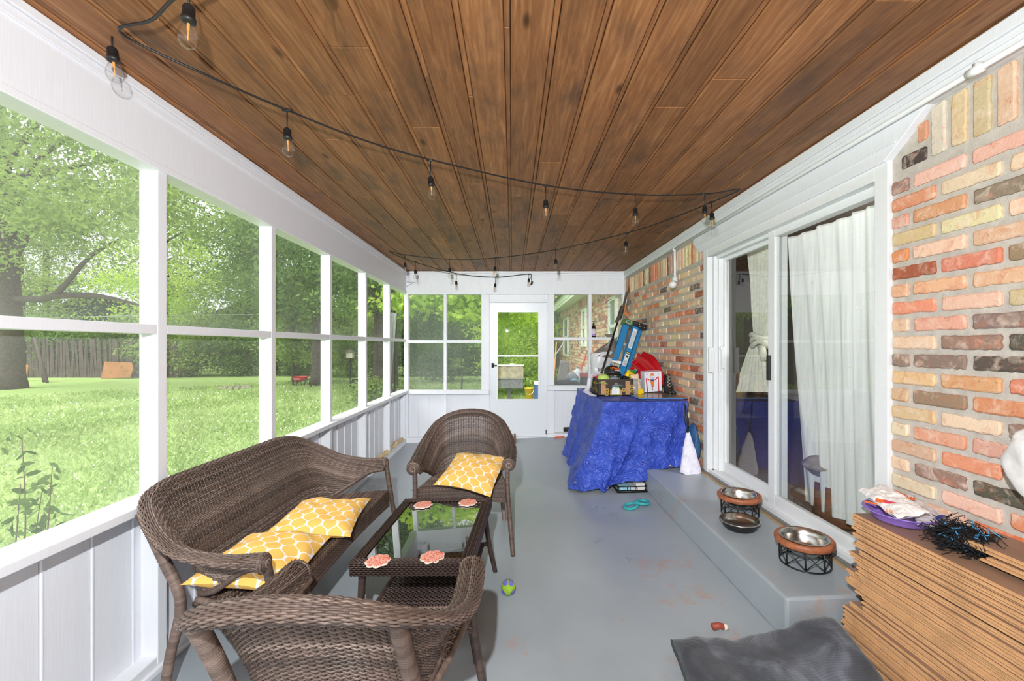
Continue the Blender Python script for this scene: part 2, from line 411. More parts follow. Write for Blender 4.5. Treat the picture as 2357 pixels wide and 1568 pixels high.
# ================================================================== ROOM SHELL
def mesh_plain(name, vs, fs, mat, parent=None, kind='structure'):
    b = MB(); b.add(vs, fs); o = b.obj(name, mat, parent)
    if kind and parent is None: o['kind'] = kind
    return o
def slab(name, x0, x1, y0, y1, zoff, th, mat, parent=None, bevel=0, div=1):
    b = MB(); vs = []
    for dz in (-th, 0):
        for x, y in ((x0, y0), (x1, y0), (x1, y1), (x0, y1)): vs.append((x, y, fz(x)+zoff+dz))
    b.add(vs, [(3, 2, 1, 0), (4, 5, 6, 7), (0, 1, 5, 4), (1, 2, 6, 5), (2, 3, 7, 6), (3, 0, 4, 7)])
    return b.obj(name, mat, parent, bevel=bevel)
struct(slab('floor', XL-.1, XR+.25, YB, YF+.1, 0, .22, M['floor']))
struct(slab('step', 1.253, XR+.2, 1.884, 4.2, .205, .205, M['step'], bevel=.012))
# ceiling: planks with recessed channels, one surface
b = MB()
k0 = math.floor((XL+.0176)/.17)
rnd = random.Random(3)
for k in range(k0, 21):
    xc = -.0176+.17*k
    for (a, c, z, kind) in ((xc-.011, xc+.0105, ZC+.005, 1), (xc+.0135, xc+.157, ZC, 0)):
        a = max(a, XL-.05); c = min(c, XR+.02)
        if c <= a: continue
        y = YB - rnd.random()*2
        while y < YF:
            y2 = y+rnd.uniform(1.6, 3.6)
            b.col = (rnd.random(), rnd.uniform(.2, .85) if kind == 0 else rnd.uniform(.45, .95), 0)
            dz = rnd.uniform(0, .003)
            b.bx(a, c, max(y, YB), min(y2, YF+.02)-.0015, z+dz, z+.02)
            y = y2
b.col = (.1, 0, 0); b.bx(XL-.1, XR+.1, YB, YF+.1, ZC+.02, ZC+.05)
o = struct(b.obj('ceiling', M['wood'], bevel=.003, seg=1))
# ---- left wall
wl = MB(); y = 1.473-.178*18
wl.bx(XL-.10, XL-.0, YF-.04, YF+.08, .0, .8)
while y < YF:
    wl.bx(XL-.10, XL-.075, y+.004, y+.17, .0, .78); wl.bx(XL-.10, XL-.069, y-.006, y+.004, .0, .78); y += .178
wall_left = struct(wl.obj('wall_left', M['white2'], bevel=.002, seg=1))
PY = [1.87+.886*k for k in range(-4, 6)]
for y in PY:
    if y > YF: continue
    box('post', (XL-.085, XL, y, y+.05, .03, 2.3), M['white'], wall_left, .003)
box('header', (XL-.1, XL, YB, YF, 2.30, ZC+.005), M['white'], wall_left, .003)
box('header_trim', (XL-.09, XL+.010, YB, YF, 2.275, 2.305), M['white'], wall_left, .003)
b = MB(); b.bx(XL-.01, XL+.022, YB, YF, ZC-.035, ZC-.001); b.bx(XL-.01, XL+.010, YB, YF, ZC-.07, ZC-.035)
struct(b.obj('trim_1', M['white'], bevel=.004))
box('sill', (XL-.10, XL+.05, YB, YF, .768, .805), M['white'], wall_left, .004)
box('base_plate', (XL-.09, XL-.002, YB, YF, -.02, .07), M['white'], wall_left, .006)
b = MB(); b.bx(XL-.02, XL+.012, YB, YF, -.01, .025)
struct(b.obj('baseboard_left', M['white'], bevel=.006))
edges = [YB] + PY
for k, y in enumerate(PY):
    y0 = y+.05; y1 = PY[k+1] if k+1 < len(PY) else YF-.02
    if y1 < YB or y0 > YF or y1-y0 < .2: continue
    wn = empty('window_%d' % (k+1)); wn['kind'] = 'structure'
    box('mid_rail', (XL-.08, XL-.001, y0, y1, 1.532, 1.574), M['white'], wn, .003)
    sm = MB(); sm.add([(XL-.084, y0, .80), (XL-.084, y1, .80), (XL-.084, y1, 2.31), (XL-.084, y0, 2.31)], [(0, 1, 2, 3)])
    sm.obj('insect_screen', M['screen'], wn)
# ---- far wall
def fx(px): return (px-CX)/(F/YF)
def fzz(py): return CZ-(py-CY)/(F/YF)
wf = MB()
for (x0, x1, zt) in ((-1.60, -.40, .74), (.60, 1.74, .80)):
    x = x0
    while x < x1:
        x2 = min(x+.166, x1); wf.bx(x+.002, x2-.002, YF+.05, YF+.07, .0, zt); x = x2
    wf.bx(x0, x1, YF+.056, YF+.08, 0, zt)
wall_back = struct(wf.obj('wall_far', M['white2']))
def fw(name, x0, x1, z0, z1, y0=YF, y1=YF+.085, parent=None, m='white', bevel=.003): return box(name, (x0, x1, y0, y1, z0, z1), M[m], parent or wall_back, bevel)
fw('header', XL-.1, XR+.1, 2.27, ZC+.005)
fw('header_trim', XL, XR, 2.25, 2.275, YF-.012, YF+.08)
b = MB(); b.bx(XL, XR, YF-.028, YF, ZC-.03, ZC-.001); b.bx(XL, XR, YF-.014, YF, ZC-.06, ZC-.03); struct(b.obj('trim_2', M['white'], bevel=.004))
fw('post', -1.64, -1.572, .0, 2.25); fw('post', -.4645, -.345, .0, 2.25); fw('post', .55, .642, .0, 2.25); fw('post', 1.677, 1.80, .0, 2.25)
fw('sill_board', -1.60, -.345, .737, .805, YF-.045, YF+.06); fw('sill_board', .535, 1.737, .80, .872, YF-.045, YF+.06)
fw('mullion', -1.038, -.992, .06, 2.25); fw('mullion', 1.163, 1.209, .10, 2.25)
fw('base_plate', -1.6, -.37, -.01, .085, YF-.03); fw('base_plate', .53, XR, .04, .15, YF-.03)
fw('transom', -.345, .55, 2.15, 2.26, YF+.02)
for k, (x0, x1, zr, zs) in enumerate(((-1.572, -1.038, 1.512, .8), (-.992, -.4645, 1.514, .8), (.642, 1.163, 1.556, .87), (1.209, 1.677, 1.558, .87))):
    wn = empty('window_%d' % (k+12)); wn['kind'] = 'structure'
    box('mid_rail', (x0, x1, YF+.001, YF+.08, zr, zr+.045), M['white'], wn, .003)
    b = MB(); b.add([(x0, YF+.083, zs), (x1, YF+.083, zs), (x1, YF+.083, 2.26), (x0, YF+.083, 2.26)], [(0, 1, 2, 3)])
    b.obj('insect_screen', M['glass'] if k > 5 else M['screen'], wn)
# screen door
d1 = empty('door_1'); d1['kind'] = 'structure'
b = MB(); Y0, Y1 = YF+.005, YF+.04
X0, X1, ZB, ZT = -.335, .528, .10, 2.125
wx0, wx1, wz0, wz1 = -.221, .405, .657, 1.987
b.bx(X0, wx0, Y0, Y1, ZB, ZT); b.bx(wx1, X1, Y0, Y1, ZB, ZT); b.bx(wx0, wx1, Y0, Y1, ZB, wz0); b.bx(wx0, wx1, Y0, Y1, wz1, ZT)
b.obj('door_leaf', cm('door_grey_white', (222, 226, 230), rough=.3, bmp=.02, var=.02), d1)
b = MB(); e = .022
for (x0, x1, z0, z1) in ((wx0-e, wx0+.008, wz0-e, wz1+e), (wx1-.008, wx1+e, wz0-e, wz1+e), (wx0, wx1, wz0-e, wz0+.008), (wx0, wx1, wz1-.008, wz1+e), (wx0, wx1, 1.305, 1.33)): b.bx(x0, x1, Y0-.008, Y0+.01, z0, z1)
b.obj('window_frame', M['whiteclean'], d1, bevel=.002)
b = MB(); b.add([(wx0, Y0+.02, wz0), (wx1, Y0+.02, wz0), (wx1, Y0+.02, wz1), (wx0, Y0+.02, wz1)], [(0, 1, 2, 3)]); b.obj('pane', M['glass'], d1)
b = MB(); b.bx(-.31, -.275, Y0-.012, Y0, 1.14, 1.21); b.tube([(-.29, Y0-.01, 1.175), (-.29, Y0-.05, 1.175), (-.225, Y0-.055, 1.172)], .009, 8); b.tube([(-.29, Y0-.012, 1.20), (-.29, Y0-.03, 1.20)], .012, 10)
b.obj('handle', M['black'], d1, True)
b = MB(); b.bx(-.345, .545, YF-.01, YF+.07, .055, .098); b.obj('threshold', M['white'], d1)
b = MB(); b.bx(.51, .524, Y0-.006, Y0, .13, .20); b.obj('hinge', M['black'], d1)
b = MB(); b.bx(-.345, -.336, YF, YF+.08, .06, 2.15); b.bx(.53, .55, YF-.004, YF+.08, .06, 2.15); b.bx(-.345, .55, YF, YF+.08, 2.128, 2.16); b.obj('door_frame', M['white'], d1, bevel=.002)
# unseen back wall behind the viewer, put in white to bounce light
box('wall_near', (XL-.1, XR+.1, YB-.05, YB, -.2, ZC+.05), M['white'], None)['kind'] = 'structure'
# ---- brick wall right
pal = [(S(222, 172, 140), 6), (S(228, 194, 166), 6), (S(228, 206, 172), 4), (S(214, 140, 104), 4), (S(222, 156, 122), 4), (S(168, 96, 74), 1), (S(96, 86, 80), 2), (S(150, 126, 108), 2), (S(206, 178, 142), 3), (S(222, 184, 150), 4)]
palf = [(S(216, 160, 130), 5), (S(222, 196, 162), 6), (S(228, 204, 172), 6), (S(214, 134, 98), 4), (S(168, 104, 82), 2), (S(118, 106, 98), 2), (S(198, 164, 134), 5)]
def pick(r, p): 
    t = r.random()*sum(w for _, w in p)
    for c, w in p:
        t -= w
        if t <= 0: return tuple(x*r.uniform(.88, 1.1) for x in c)
    return p[0][0]
def brick(b, a0, a1, z0, z1, fr, r, fancy=True):
    """a = distance along the wall, fr(a, z, d) -> point, d = proud distance"""
    if not fancy:
        vs = [fr(a, z, d) for d in (-.012, 0.0) for a, z in ((a0, z0), (a1, z0), (a1, z1), (a0, z1))]
        b.add(vs, [(4, 5, 6, 7), (0, 1, 5, 4), (1, 2, 6, 5), (2, 3, 7, 6), (3, 0, 4, 7)]); return
    L1, H1 = a1-a0, z1-z0; rad = .007; outl = []
    n1 = max(3, int(L1/.014)); n2 = max(3, int(H1/.014))
    base = [(a0+rad+(L1-2*rad)*i/n1, z0) for i in range(n1+1)] + [(a1, z0+rad+(H1-2*rad)*i/n2) for i in range(n2+1)] + \
           [(a1-rad-(L1-2*rad)*i/n1, z1) for i in range(n1+1)] + [(a0, z1-rad-(H1-2*rad)*i/n2) for i in range(n2+1)]
    ca, cz = (a0+a1)/2, (z0+z1)/2; sd = r.random()*100; amp = r.uniform(.002, .0058)
    for a, z in base:
        q = noise.noise(Vector((a*38, z*38, sd)))*amp + noise.noise(Vector((a*110, z*110, sd)))*.0014
        da, dz = a-ca, z-cz; l = math.hypot(da/L1, dz/H1)
        outl.append((a - da/L1/l*abs(q)*1.6 + q*.4, z - dz/H1/l*abs(q)*2.2))
    n = len(outl); proud = r.uniform(-.001, .003)
    tl, tl2 = r.uniform(-.002, .002), r.uniform(-.002, .002)
    vs = [fr(a, z, -.014) for a, z in outl] + [fr(a, z, proud-.004) for a, z in outl]
    vs += [fr(ca+(a-ca)*(1-.007/L1*2), cz+(z-cz)*(1-.006/H1*2), proud+tl*(a-ca)/L1+tl2*(z-cz)/H1) for a, z in outl]
    fs = []
    for q in range(2):
        for i in range(n): fs.append((q*n+i, q*n+(i+1) % n, (q+1)*n+(i+1) % n, (q+1)*n+i))
    fs.append(tuple(range(2*n, 3*n)))
    b.add(vs, fs)
def brick_field(b, ya, yb, z0, z1, fr, r, pal, phase=0., fancy=True, courses=None):
    z = z0; row = 0
    while z < z1-.02:
        y = ya - (.23 if row % 2 else .115) + phase
        zt = min(z+.0585, z1)
        while y < yb:
            y2 = y+.208; p, q = max(y, ya), min(y2, yb)
            if q-p > .03:
                b.col = pick(r, pal); brick(b, p, q, z+r.uniform(-.0015, .0015), zt, fr, r, fancy)
            y += .23
        z += .0778; row += 1
frR = lambda a, z, d: (XR-d, a, z)
r = random.Random(11)
b = MB(); b.cur = 1
b.bx(XR+.010, XR+.2, YB, 1.90, -.1, 2.6); b.bx(XR+.010, XR+.2, 3.72, YF+.1, -.1, 2.6); b.bx(XR+.010, XR+.2, 1.90, 3.72, -.1, .33); b.bx(XR+.010, XR+.2, 1.90, 3.72, 2.345, 2.6)
b.cur = 0
# near part: rows measured from the door jamb going towards the viewer
def frN(a, z, d): return (XR-d, 1.904-a, z)
z = .14; row = 0
while z < 2.24:
    a = 0 if row % 2 else -.115
    while a < 3.4:
        p, q = max(a, 0), a+.208
        if q-p > .05: b.col = pick(r, pal if z > .9 else pal[:6]+[(S(224, 122, 80), 9)]); brick(b, p+r.uniform(-.003, .003) if p > 0 else r.uniform(.010, .016), q, z, z+.0575, frN, r)
        a += .23
    z += .0778; row += 1
a = .19
while a < 3.4:
    b.col = pick(r, [(S(214, 200, 184), 3), (S(206, 180, 144), 3), (S(222, 186, 156), 3)]); brick(b, a, a+.060, 2.262, 2.47, frN, r); a += .0775
b.col = S(80, 70, 66); brick(b, .06, .17, 2.262, 2.32, frN, r); b.col = S(206, 150, 120); brick(b, .13, .175, 2.345, 2.43, frN, r)
# far part
def frF(a, z, d): return (XR-d, 3.72+a, z)
z = .14; row = 0
while z < 2.24:
    a = 0 if row % 2 else -.115
    while a < 2.54:
        p, q = max(a, 0), min(a+.208, 2.54)
        if q-p > .05: b.col = pick(r, palf if z > 1.2 else palf+[(S(214, 130, 96), 10)]); brick(b, p, q, z, z+.0575, frF, r, fancy=True)
        a += .23
    z += .0778; row += 1
a = .0
while a < 2.5:
    b.col = pick(r, palf); brick(b, a, a+.060, 2.262, 2.47, frF, r); a += .0775
wall_right = struct(b.obj('wall_right', [M['brick'], M['mortar']]))
# frieze, head board, conduit
b = MB(); b.bx(XR-.03, XR+.1, YB, YF, 2.475, ZC); b.bx(XR-.05, XR-.02, YB, YF, ZC-.05, ZC-.001); b.bx(XR-.04, XR-.02, YB, YF, ZC-.075, ZC-.05)
struct(b.obj('trim_3', M['white'], bevel=.004))
hp = [(1.90, 2.325), (3.78, 2.325), (3.80, 2.345), (3.86, 2.40), (3.90, 2.43), (3.90, 2.478), (1.70, 2.478), (1.80, 2.40)]
Mx = Matrix(((0, 0, 1, XR-.026), (1, 0, 0, 0), (0, 1, 0, 0), (0, 0, 0, 1)))
b = MB(); b.prism(hp, .06, Mx); b.bx(XR-.034, XR, 1.84, 3.80, 2.385, 2.392); struct(b.obj('trim_4', M['white'], bevel=.003))
c = empty('conduit', (XR-.04, 2.5, 2.478), label='white painted conduit running along the top of the brick wall with socket drops', cat='conduit')
b = MB(); b.tube([(-.012, -4.1, 0), (-.012, 3.6, 0)], .0115, 10); b.obj('pipe', M['whiteclean'], c, True)
for yy in (-1.0, 1.79, 3.6):
    b = MB(); b.tube([(-.012, yy-.025, 0), (-.012, yy+.025, 0)], .017, 10); b.bx(-.016, .012, yy-.008, yy+.008, -.002, .028); b.obj('pipe_clip', M['whiteclean'], c, True)
b = MB(); b.tube([(-.006, 1.79, 0), (-.002, 1.79, -.30)], .013, 10); b.obj('drop_pipe', M['whiteclean'], c, True)
b = MB(); b.tube([(-.004, 1.79, -.29), (-.006, 1.79, -.37)], .028, 12); b.tube([(-.02, 1.77, -.36), (-.065, 1.70, -.385)], .033, 14); b.obj('lamp_holder', M['whiteclean'], c, True)
b = MB(); b.tube([(-.0, 3.70, 0), (-.0, 3.71, -1.9)], .014, 10); b.obj('drop_pipe', M['whiteclean'], c, True)
# ---- sliding door
d2 = empty('door_2'); d2['kind'] = 'structure'
b = MB()
Wt = XR-.012
b.bx(Wt, XR+.16, 3.645, 3.72, .36, 2.34); b.bx(Wt, XR+.16, 1.895, 1.965, .36, 2.34); b.bx(Wt, XR+.16, 1.9655, 3.6445, 2.262, 2.335)
b.bx(XR+.03, XR+.155, 3.61, 3.645, .36, 2.26); b.bx(XR+.06, XR+.15, 3.585, 3.61, .36, 2.255)
b.bx(XR+.05, XR+.155, 1.966, 3.60, 2.235, 2.262)
b.obj('door_frame', M['whiteclean'], d2, bevel=.003)
b = MB(); b.bx(XR-.03, XR+.17, 1.92, 3.70, .33, .36); b.obj('threshold', cm('threshold_metal', (120, 118, 114), rough=.5), d2)
b = MB(); b.bx(XR-.045, XR-.028, 1.8, 3.76, .335, .35); b.obj('weather_strip', cm('tan_caulk', (182, 150, 104), rough=.9, bmp=.5), d2)
b = MB(); b.bx(XR-.004, XR+.17, 1.93, 3.69, .36, .385); b.bx(XR+.03, XR+.045, 1.93, 3.69, .385, .395); b.obj('track', M['whiteclean'], d2)
def panel(name, xc, y0, y1, z0, z1, sw=.07, bw=.085):
    q = MB(); x0, x1 = xc-.018, xc+.018
    q.bx(x0, x1, y0, y0+sw, z0, z1); q.bx(x0, x1, y1-sw, y1, z0, z1); q.bx(x0, x1, y0+sw, y1-sw, z0, z0+bw); q.bx(x0, x1, y0+sw, y1-sw, z1-.05, z1)
    o = q.obj(name, M['whiteclean'], d2, bevel=.003)
    q = MB(); q.add([(xc, y0+sw, z0+bw), (xc, y1-sw, z0+bw), (xc, y1-sw, z1-.05), (xc, y0+sw, z1-.05)], [(0, 1, 2, 3)]); q.obj('pane', M['doorglass'], o)
    return o
fp = panel('fixed_panel', XR+.055, 1.93, 2.86, .385, 2.262)
sp_ = panel('sliding_panel', XR+.115, 2.80, 3.63, .385, 2.255)
b = MB(); b.bx(XR+.072, XR+.10, 3.56, 3.60, 1.28, 1.47); b.bx(XR+.055, XR+.072, 3.57, 3.59, 1.25, 1.46); b.bx(XR+.06, XR+.08, 3.55, 3.575, 1.44, 1.47); b.obj('door_handle', M['whiteclean'], sp_, bevel=.004)
b = MB(); b.bx(XR+.02, XR+.04, 2.825, 2.855, 1.24, 1.41); b.obj('latch', M['black'], fp, bevel=.004)
b = MB(); b.bx(XR-.016, XR+.03, 3.60, 3.625, 1.24, 1.46); b.obj('strike_plate', M['whiteclean'], d2, bevel=.003)
# room behind the door
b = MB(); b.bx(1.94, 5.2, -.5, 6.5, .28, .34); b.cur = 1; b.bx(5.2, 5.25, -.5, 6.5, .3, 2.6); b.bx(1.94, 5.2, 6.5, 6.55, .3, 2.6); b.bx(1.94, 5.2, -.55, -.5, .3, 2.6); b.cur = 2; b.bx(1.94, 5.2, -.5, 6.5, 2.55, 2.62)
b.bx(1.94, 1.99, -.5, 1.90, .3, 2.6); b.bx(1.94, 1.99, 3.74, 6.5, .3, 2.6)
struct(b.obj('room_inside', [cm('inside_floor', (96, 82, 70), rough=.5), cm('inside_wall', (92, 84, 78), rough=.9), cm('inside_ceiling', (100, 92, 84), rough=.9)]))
def cur_r(u, v):
    y = 1.93+u*(.90+.16*v); z = .42+v*1.83; a = .016*math.sin(u*52+math.sin(v*3+u*9)*1.2)+.010*math.sin(u*23+v*2)
    return (1.965+.03+a, y-.02*(1-v)*u, z)
b = MB(); b.grid(cur_r, 160, 30); b.obj('sheer_curtain', M['sheer'], None, True)
tag(bpy.data.objects['sheer_curtain'], 'long pale sheer curtain hanging full length behind the fixed glass door panel', 'curtain')
def cur_l(u, v):  # v 0 bottom .. 1 top, knotted in the middle
    vk = .345
    if v < vk:
        k = v/vk; wa = .27*(1-k)**.8+.085; cy = 3.35+.05*(1-k)
    else:
        k = (v-vk)/(1-vk); wa = .085+.20*k**.6; cy = 3.30-.03*k
    z = 1.12+v*1.13 - (.05*(u-.0) if v < .1 else 0)
    return (1.985+.02*math.sin(u*44+v*4)*(.4+wa*2.5), cy+(u-.5)*wa*1.3, z)
ct = empty('tied_curtain', (0, 0, 0), label='pale curtain knotted halfway up behind the sliding glass panel', cat='curtain')
b = MB(); b.grid(cur_l, 70, 50); b.obj('curtain_cloth', cm('cotton_curtain', (224, 222, 206), rough=.9, bmp=.3, bs=30), ct, True)
b = MB()
for k in range(3): b.tube([(1.985+.045*math.cos(q)*(1+.1*k), 3.305+.07*math.sin(q), 1.49+.03*k+.02*math.sin(q*2+k)) for q in np.linspace(0, 2*PI, 20)[:-1]], .019, 8, closed=True)
b.tube([(1.97, 3.26, 1.47), (1.955, 3.22, 1.42), (1.96, 3.215, 1.36)], [.03, .028, .018], 8)
b.obj('knot', cm('cotton_curtain', (224, 222, 206)), ct, True)
tb = empty('wicker_stool', (2.12, 2.66, .34), label='woven brown stool half hidden behind the curtain indoors', cat='stool')
b = MB(); b.lathe([(.0, 0), (.14, 0), (.15, .02), (.14, .24), (.0, .24)], n=20); b.obj('woven_body', cm('inside_wicker', (112, 72, 46), rough=.7, bmp=.8, bs=90), tb, True)
b = MB(); b.grid(lambda u, v: (2.07+.13*math.sin(v*PI)*math.cos(u*2*PI)+.02*nz((u*6, v*5, 1)), 2.72+.13*math.sin(v*PI)*math.sin(u*2*PI), .585+.20*v) , 30, 16, True)
tag(b.obj('fur_throw', cm('grey_fur', (150, 138, 126), rough=1, var=.4, scale=14, bmp=1, bs=90), None, True), 'grey brown furry throw bunched on the stool behind the curtain', 'throw')
# ================================================================== WICKER FURNITURE
def arc_tables(fn, ns):
    return fn
def wicker_shell(rim, bot, nst, pitch, roll_rs, name, parent, mat, tone, wr=.0031, seed=1, step=2, rsides=5):
    """rim, bot: (n,3) arrays of matching points along the U. Horizontal strands woven in and out of the stakes."""
    n = len(rim); rim = np.array(rim); bot = np.array(bot)
    # outward direction in plan
    tan = np.gradient(rim, axis=0); out = np.stack([tan[:, 1], -tan[:, 0], 0*tan[:, 0]], 1); out /= np.linalg.norm(out, axis=1)[:, None]
    cen = rim[:, :2].mean(0); 
    if np.mean(((rim[:, :2]-cen)*out[:, :2]).sum(1)) < 0: out = -out
    H = np.linalg.norm(rim-bot, axis=1)
    up = (rim-bot)/H[:, None]
    nrm = np.cross(tan/np.linalg.norm(tan, axis=1)[:, None], up); nrm *= np.sign((nrm*out).sum(1))[:, None]; nrm /= np.linalg.norm(nrm, axis=1)[:, None]
    rr = random.Random(seed)
    b = MB()
    rollA = 1.35*PI; nroll = int(max(roll_rs)*rollA/pitch); rmax = max(roll_rs)
    maxrow = int(H.max()/pitch)
    # arch position slope: bow of shell
    def surf(i, d):
        """d>0 down the shell from the rim, d<0 over the roll"""
        if d >= 0:
            q = min(d/H[i], 1); p = rim[i]*(1-q)+bot[i]*q
            p = p+out[i]*(.010*math.sin(q*PI)*min(1, H[i]/.4)*-1)
            return p, nrm[i]
        roll_r = roll_rs[i]; a = -d/rmax
        c = rim[i]+out[i]*roll_r
        dirr = -out[i]*math.cos(a)+up[i]*math.sin(a)
        return c+dirr*roll_r, -dirr*-1
    for j in range(-nroll, maxrow):
        d = j*pitch
        run = []; rj = wr*rr.uniform(.9, 1.1)
        def flush(run):
            if len(run) > 3:
                tcol = tone[rr.randrange(len(tone))]; k = rr.uniform(.7, 1.25); b.col = tuple(x*k for x in tcol)
                b.tube(run, rj, rsides, caps=False, flat=1.08)
        for i in range(0, n):
            if d >= 0 and d > H[i]-.002:
                flush(run); run = []; continue
            p, nn = surf(i, d)
            ph = math.cos(PI*(i/step+j))*.0034
            run.append(p+nn*ph)
        flush(run)
    o = b.obj(name, mat, parent, True)
    b = MB(); b.col = tuple(x*.55 for x in tone[0])
    for i in range(0, n, step):
        pts = [surf(i, d)[0] for d in np.linspace(-rmax*rollA, 0, 6)] + [surf(i, d)[0] for d in np.linspace(.02, H[i], 8)]
        b.tube(pts, .0038, 4, caps=False)
    b.obj('stakes', mat, o, True)
    return o
def wrapped(b, pts, r, tone, seed=0, pitch=.0085, n=8, amp=.16):
    pts = catmull(pts, max(6, 12)); pts = [Vector(p) for p in pts]
    ln = sum((pts[i+1]-pts[i]).length for i in range(len(pts)-1)); m = max(8, int(ln/pitch)*2)
    q = catmull([tuple(p) for p in pts], m); rr = random.Random(seed)
    rs = r if isinstance(r, (tuple, list)) else (r, r)
    b.col = tone[seed % len(tone)]
    o0 = len(b.v)
    b.tube([tuple(p) for p in q], [(rs[0]+(rs[1]-rs[0])*i/(m-1))*(1+amp*(.5 if i % 2 else -.5)) for i in range(m)], n)
    c = b.col
    for i in range(m//2+1):
        k = rr.uniform(.7, 1.25)
        for v in range(o0+i*2*n, min(o0+(i*2+2)*n, len(b.v))): b.c[v] = tuple(x*k for x in c)
TB = [S(122, 103, 92), S(102, 84, 74), S(146, 126, 114), S(92, 76, 68)]
TD = [S(66, 50, 44), S(56, 42, 38), S(78, 60, 54)]
def seat_weave(name, fn, nu, nv, parent, mat, tone, pitch=.008, seed=3):
    """fn(u,v): u across, v front-back. strands run across u."""
    b = MB(); rr = random.Random(seed)
    for j in range(nv):
        v = j/(nv-1); pts = []
        for i in range(nu): 
            p = Vector(fn(i/(nu-1), v)); p.z += .0032*math.cos(PI*(i+j)); pts.append(p)
        k = rr.uniform(.7, 1.25); c = tone[rr.randrange(len(tone))]; b.col = tuple(x*k for x in c)
        b.tube(pts, .0042, 5, caps=False, flat=.8)
    o = b.obj(name, mat, parent, True)
    b = MB(); b.col = tuple(x*.4 for x in tone[0])
    b.grid(lambda u, v: tuple(Vector(fn(u, v))-Vector((0, 0, .005))), 24, 16)
    b.obj('under_weave', mat, o)
    return o
def mirror(half): 
    h = [np.array(p, float) for p in half]
    return [np.array([-p[0], p[1], p[2]]) for p in h[:0:-1]]+h
def build_seat_furniture(root, rimh, both, nst, legs_front, legs_rear, seat_poly, seat_front_hw, seat_back_hw, yb, mat, tone, rimr=.032, armr=.036, hback=.845):
    m = nst*2+1
    rim = catmull(mirror(rimh), m); bot = catmull(mirror(both), m)
    # even spacing along rim
    dd = np.r_[0, np.cumsum(np.linalg.norm(np.diff(rim, axis=0), axis=1))]; tt = np.linspace(0, dd[-1], m)
    idx = np.interp(tt, dd, np.arange(m)); 
    R2 = np.stack([np.interp(idx, np.arange(m), rim[:, k]) for k in range(3)], 1); B2 = np.stack([np.interp(idx, np.arange(m), bot[:, k]) for k in range(3)], 1)
    k_ = np.clip((R2[:, 2]-R2[-1, 2])/(hback-R2[-1, 2])*1.6, 0, 1); rr_ = armr+(rimr-armr)*k_
    wicker_shell(R2, B2, nst, .0078, list(rr_), 'backrest', root, mat, tone)
    b = MB(); wrapped(b, B2[::max(1, m//40)], .012, tone, 1); b.obj('edge_binding', mat, root, True)
    # arm ends
    for s in (-1, 1):
        e = np.array(rimh[-1]); e[0] *= s
        b = MB(); ox = s*armr; rr2 = random.Random(4)
        ra = armr*1.03
        for q in range(9):
            a_ = q/8*PI/2; k = rr2.uniform(.75, 1.2); b.col = tuple(x*k for x in tone[q % 4])
            rad = max(ra*math.cos(a_), .002); yy = e[1]-.004+ra*.55*math.sin(a_)
            b.tube([(e[0]+ox+rad*math.cos(t_), yy, e[2]+rad*math.sin(t_)*.96) for t_ in np.linspace(0, 2*PI, 25)[:-1]], .0046, 5, closed=True)
        b.obj('arm_end', mat, root, True)
    for k, pts in enumerate(legs_front+legs_rear):
        for s in (-1, 1):
            b = MB(); wrapped(b, [(s*p[0], p[1], p[2]) for p in pts], (.0175, .0150) if k < len(legs_front) else (.0225, .0175), tone, k+s+2, n=10); 
            b.col = TD[0]; x, y, z = pts[-1]; b.tube([(s*x, y, .012), (s*x, y, 0)], .014, 10); b.obj('leg', mat, root, True)
    hw, bw = seat_front_hw, seat_back_hw
    def sf(u, v):
        w = hw+(bw-hw)*v; x = (u*2-1)*w; y = .0+(yb-.0)*v
        if v > .55: y = y + .10*((abs(u*2-1))**3)*(v-.55)/.45
        return (x, y, .425-.012*math.sin(PI*v)*math.sin(PI*u))
    nu = int(hw*2/.011)
    seat_weave('seat', sf, nu, int(-yb/.0085), root, mat, tone)
    # apron in front
    def af(u, v): 
        w = hw; a = v*PI/2
        if v < .35:
            q = v/.35*PI/2; return ((u*2-1)*w, .0+.022*math.sin(q), .425-.022*(1-math.cos(q)))
        return ((u*2-1)*w, .022, .403-(v-.35)/.65*(.085 - .03*math.sin(PI*u)))
    seat_weave('apron', af, nu, 16, root, mat, tone, seed=5)
    b = MB(); wrapped(b, [(-hw, -.01, .405), (-(hw+bw)/2, yb*.5, .405), (-bw, yb*.85, .405)], .014, tone, 3); wrapped(b, [(hw, -.01, .405), ((hw+bw)/2, yb*.5, .405), (bw, yb*.85, .405)], .014, tone, 4)
    wrapped(b, [(-bw*1.02, yb*.85, .39), (0, yb*1.02, .39), (bw*1.02, yb*.85, .39)], .014, tone, 5); b.obj('seat_frame', mat, root, True)
# armchair
chA = empty('wicker_armchair', (-.335, 2.90, fz(-.335)), rz=PI, floor=True)
rim_c = [(0, -.625, .846), (.14, -.61, .828), (.238, -.555, .772), (.288, -.44, .680), (.306, -.30, .615), (.303, -.15, .588), (.292, 0, .575)]
bot_c = [(0, -.455, .42), (.12, -.45, .42), (.21, -.415, .42), (.245, -.33, .425), (.267, -.255, .455), (.284, -.17, .51), (.292, -.08, .535), (.290, 0, .545)]
lf = [[(.325, .002, .58), (.322, .03, .42), (.330, .075, .2), (.342, .13, 0)]]
lr = [[(.245, -.598, .785), (.245, -.52, .60), (.255, -.45, .40), (.262, -.44, .2), (.275, -.445, 0)]]
build_seat_furniture(chA, rim_c, bot_c, 84, lf, lr, None, .318, .24, -.455, M['wicker'], TB, armr=.044)
tag(chA, 'brown wicker armchair facing the viewer beyond the glass table, patterned cushion on seat', 'armchair', 'wicker armchairs')
chB = copy_tree(chA)
chB.matrix_basis = Matrix.Translation((-.462, 1.575, fz(-.46))) @ Matrix.Rotation(-TILT, 4, 'Y') @ Matrix.Rotation(math.radians(-2), 4, 'Z')
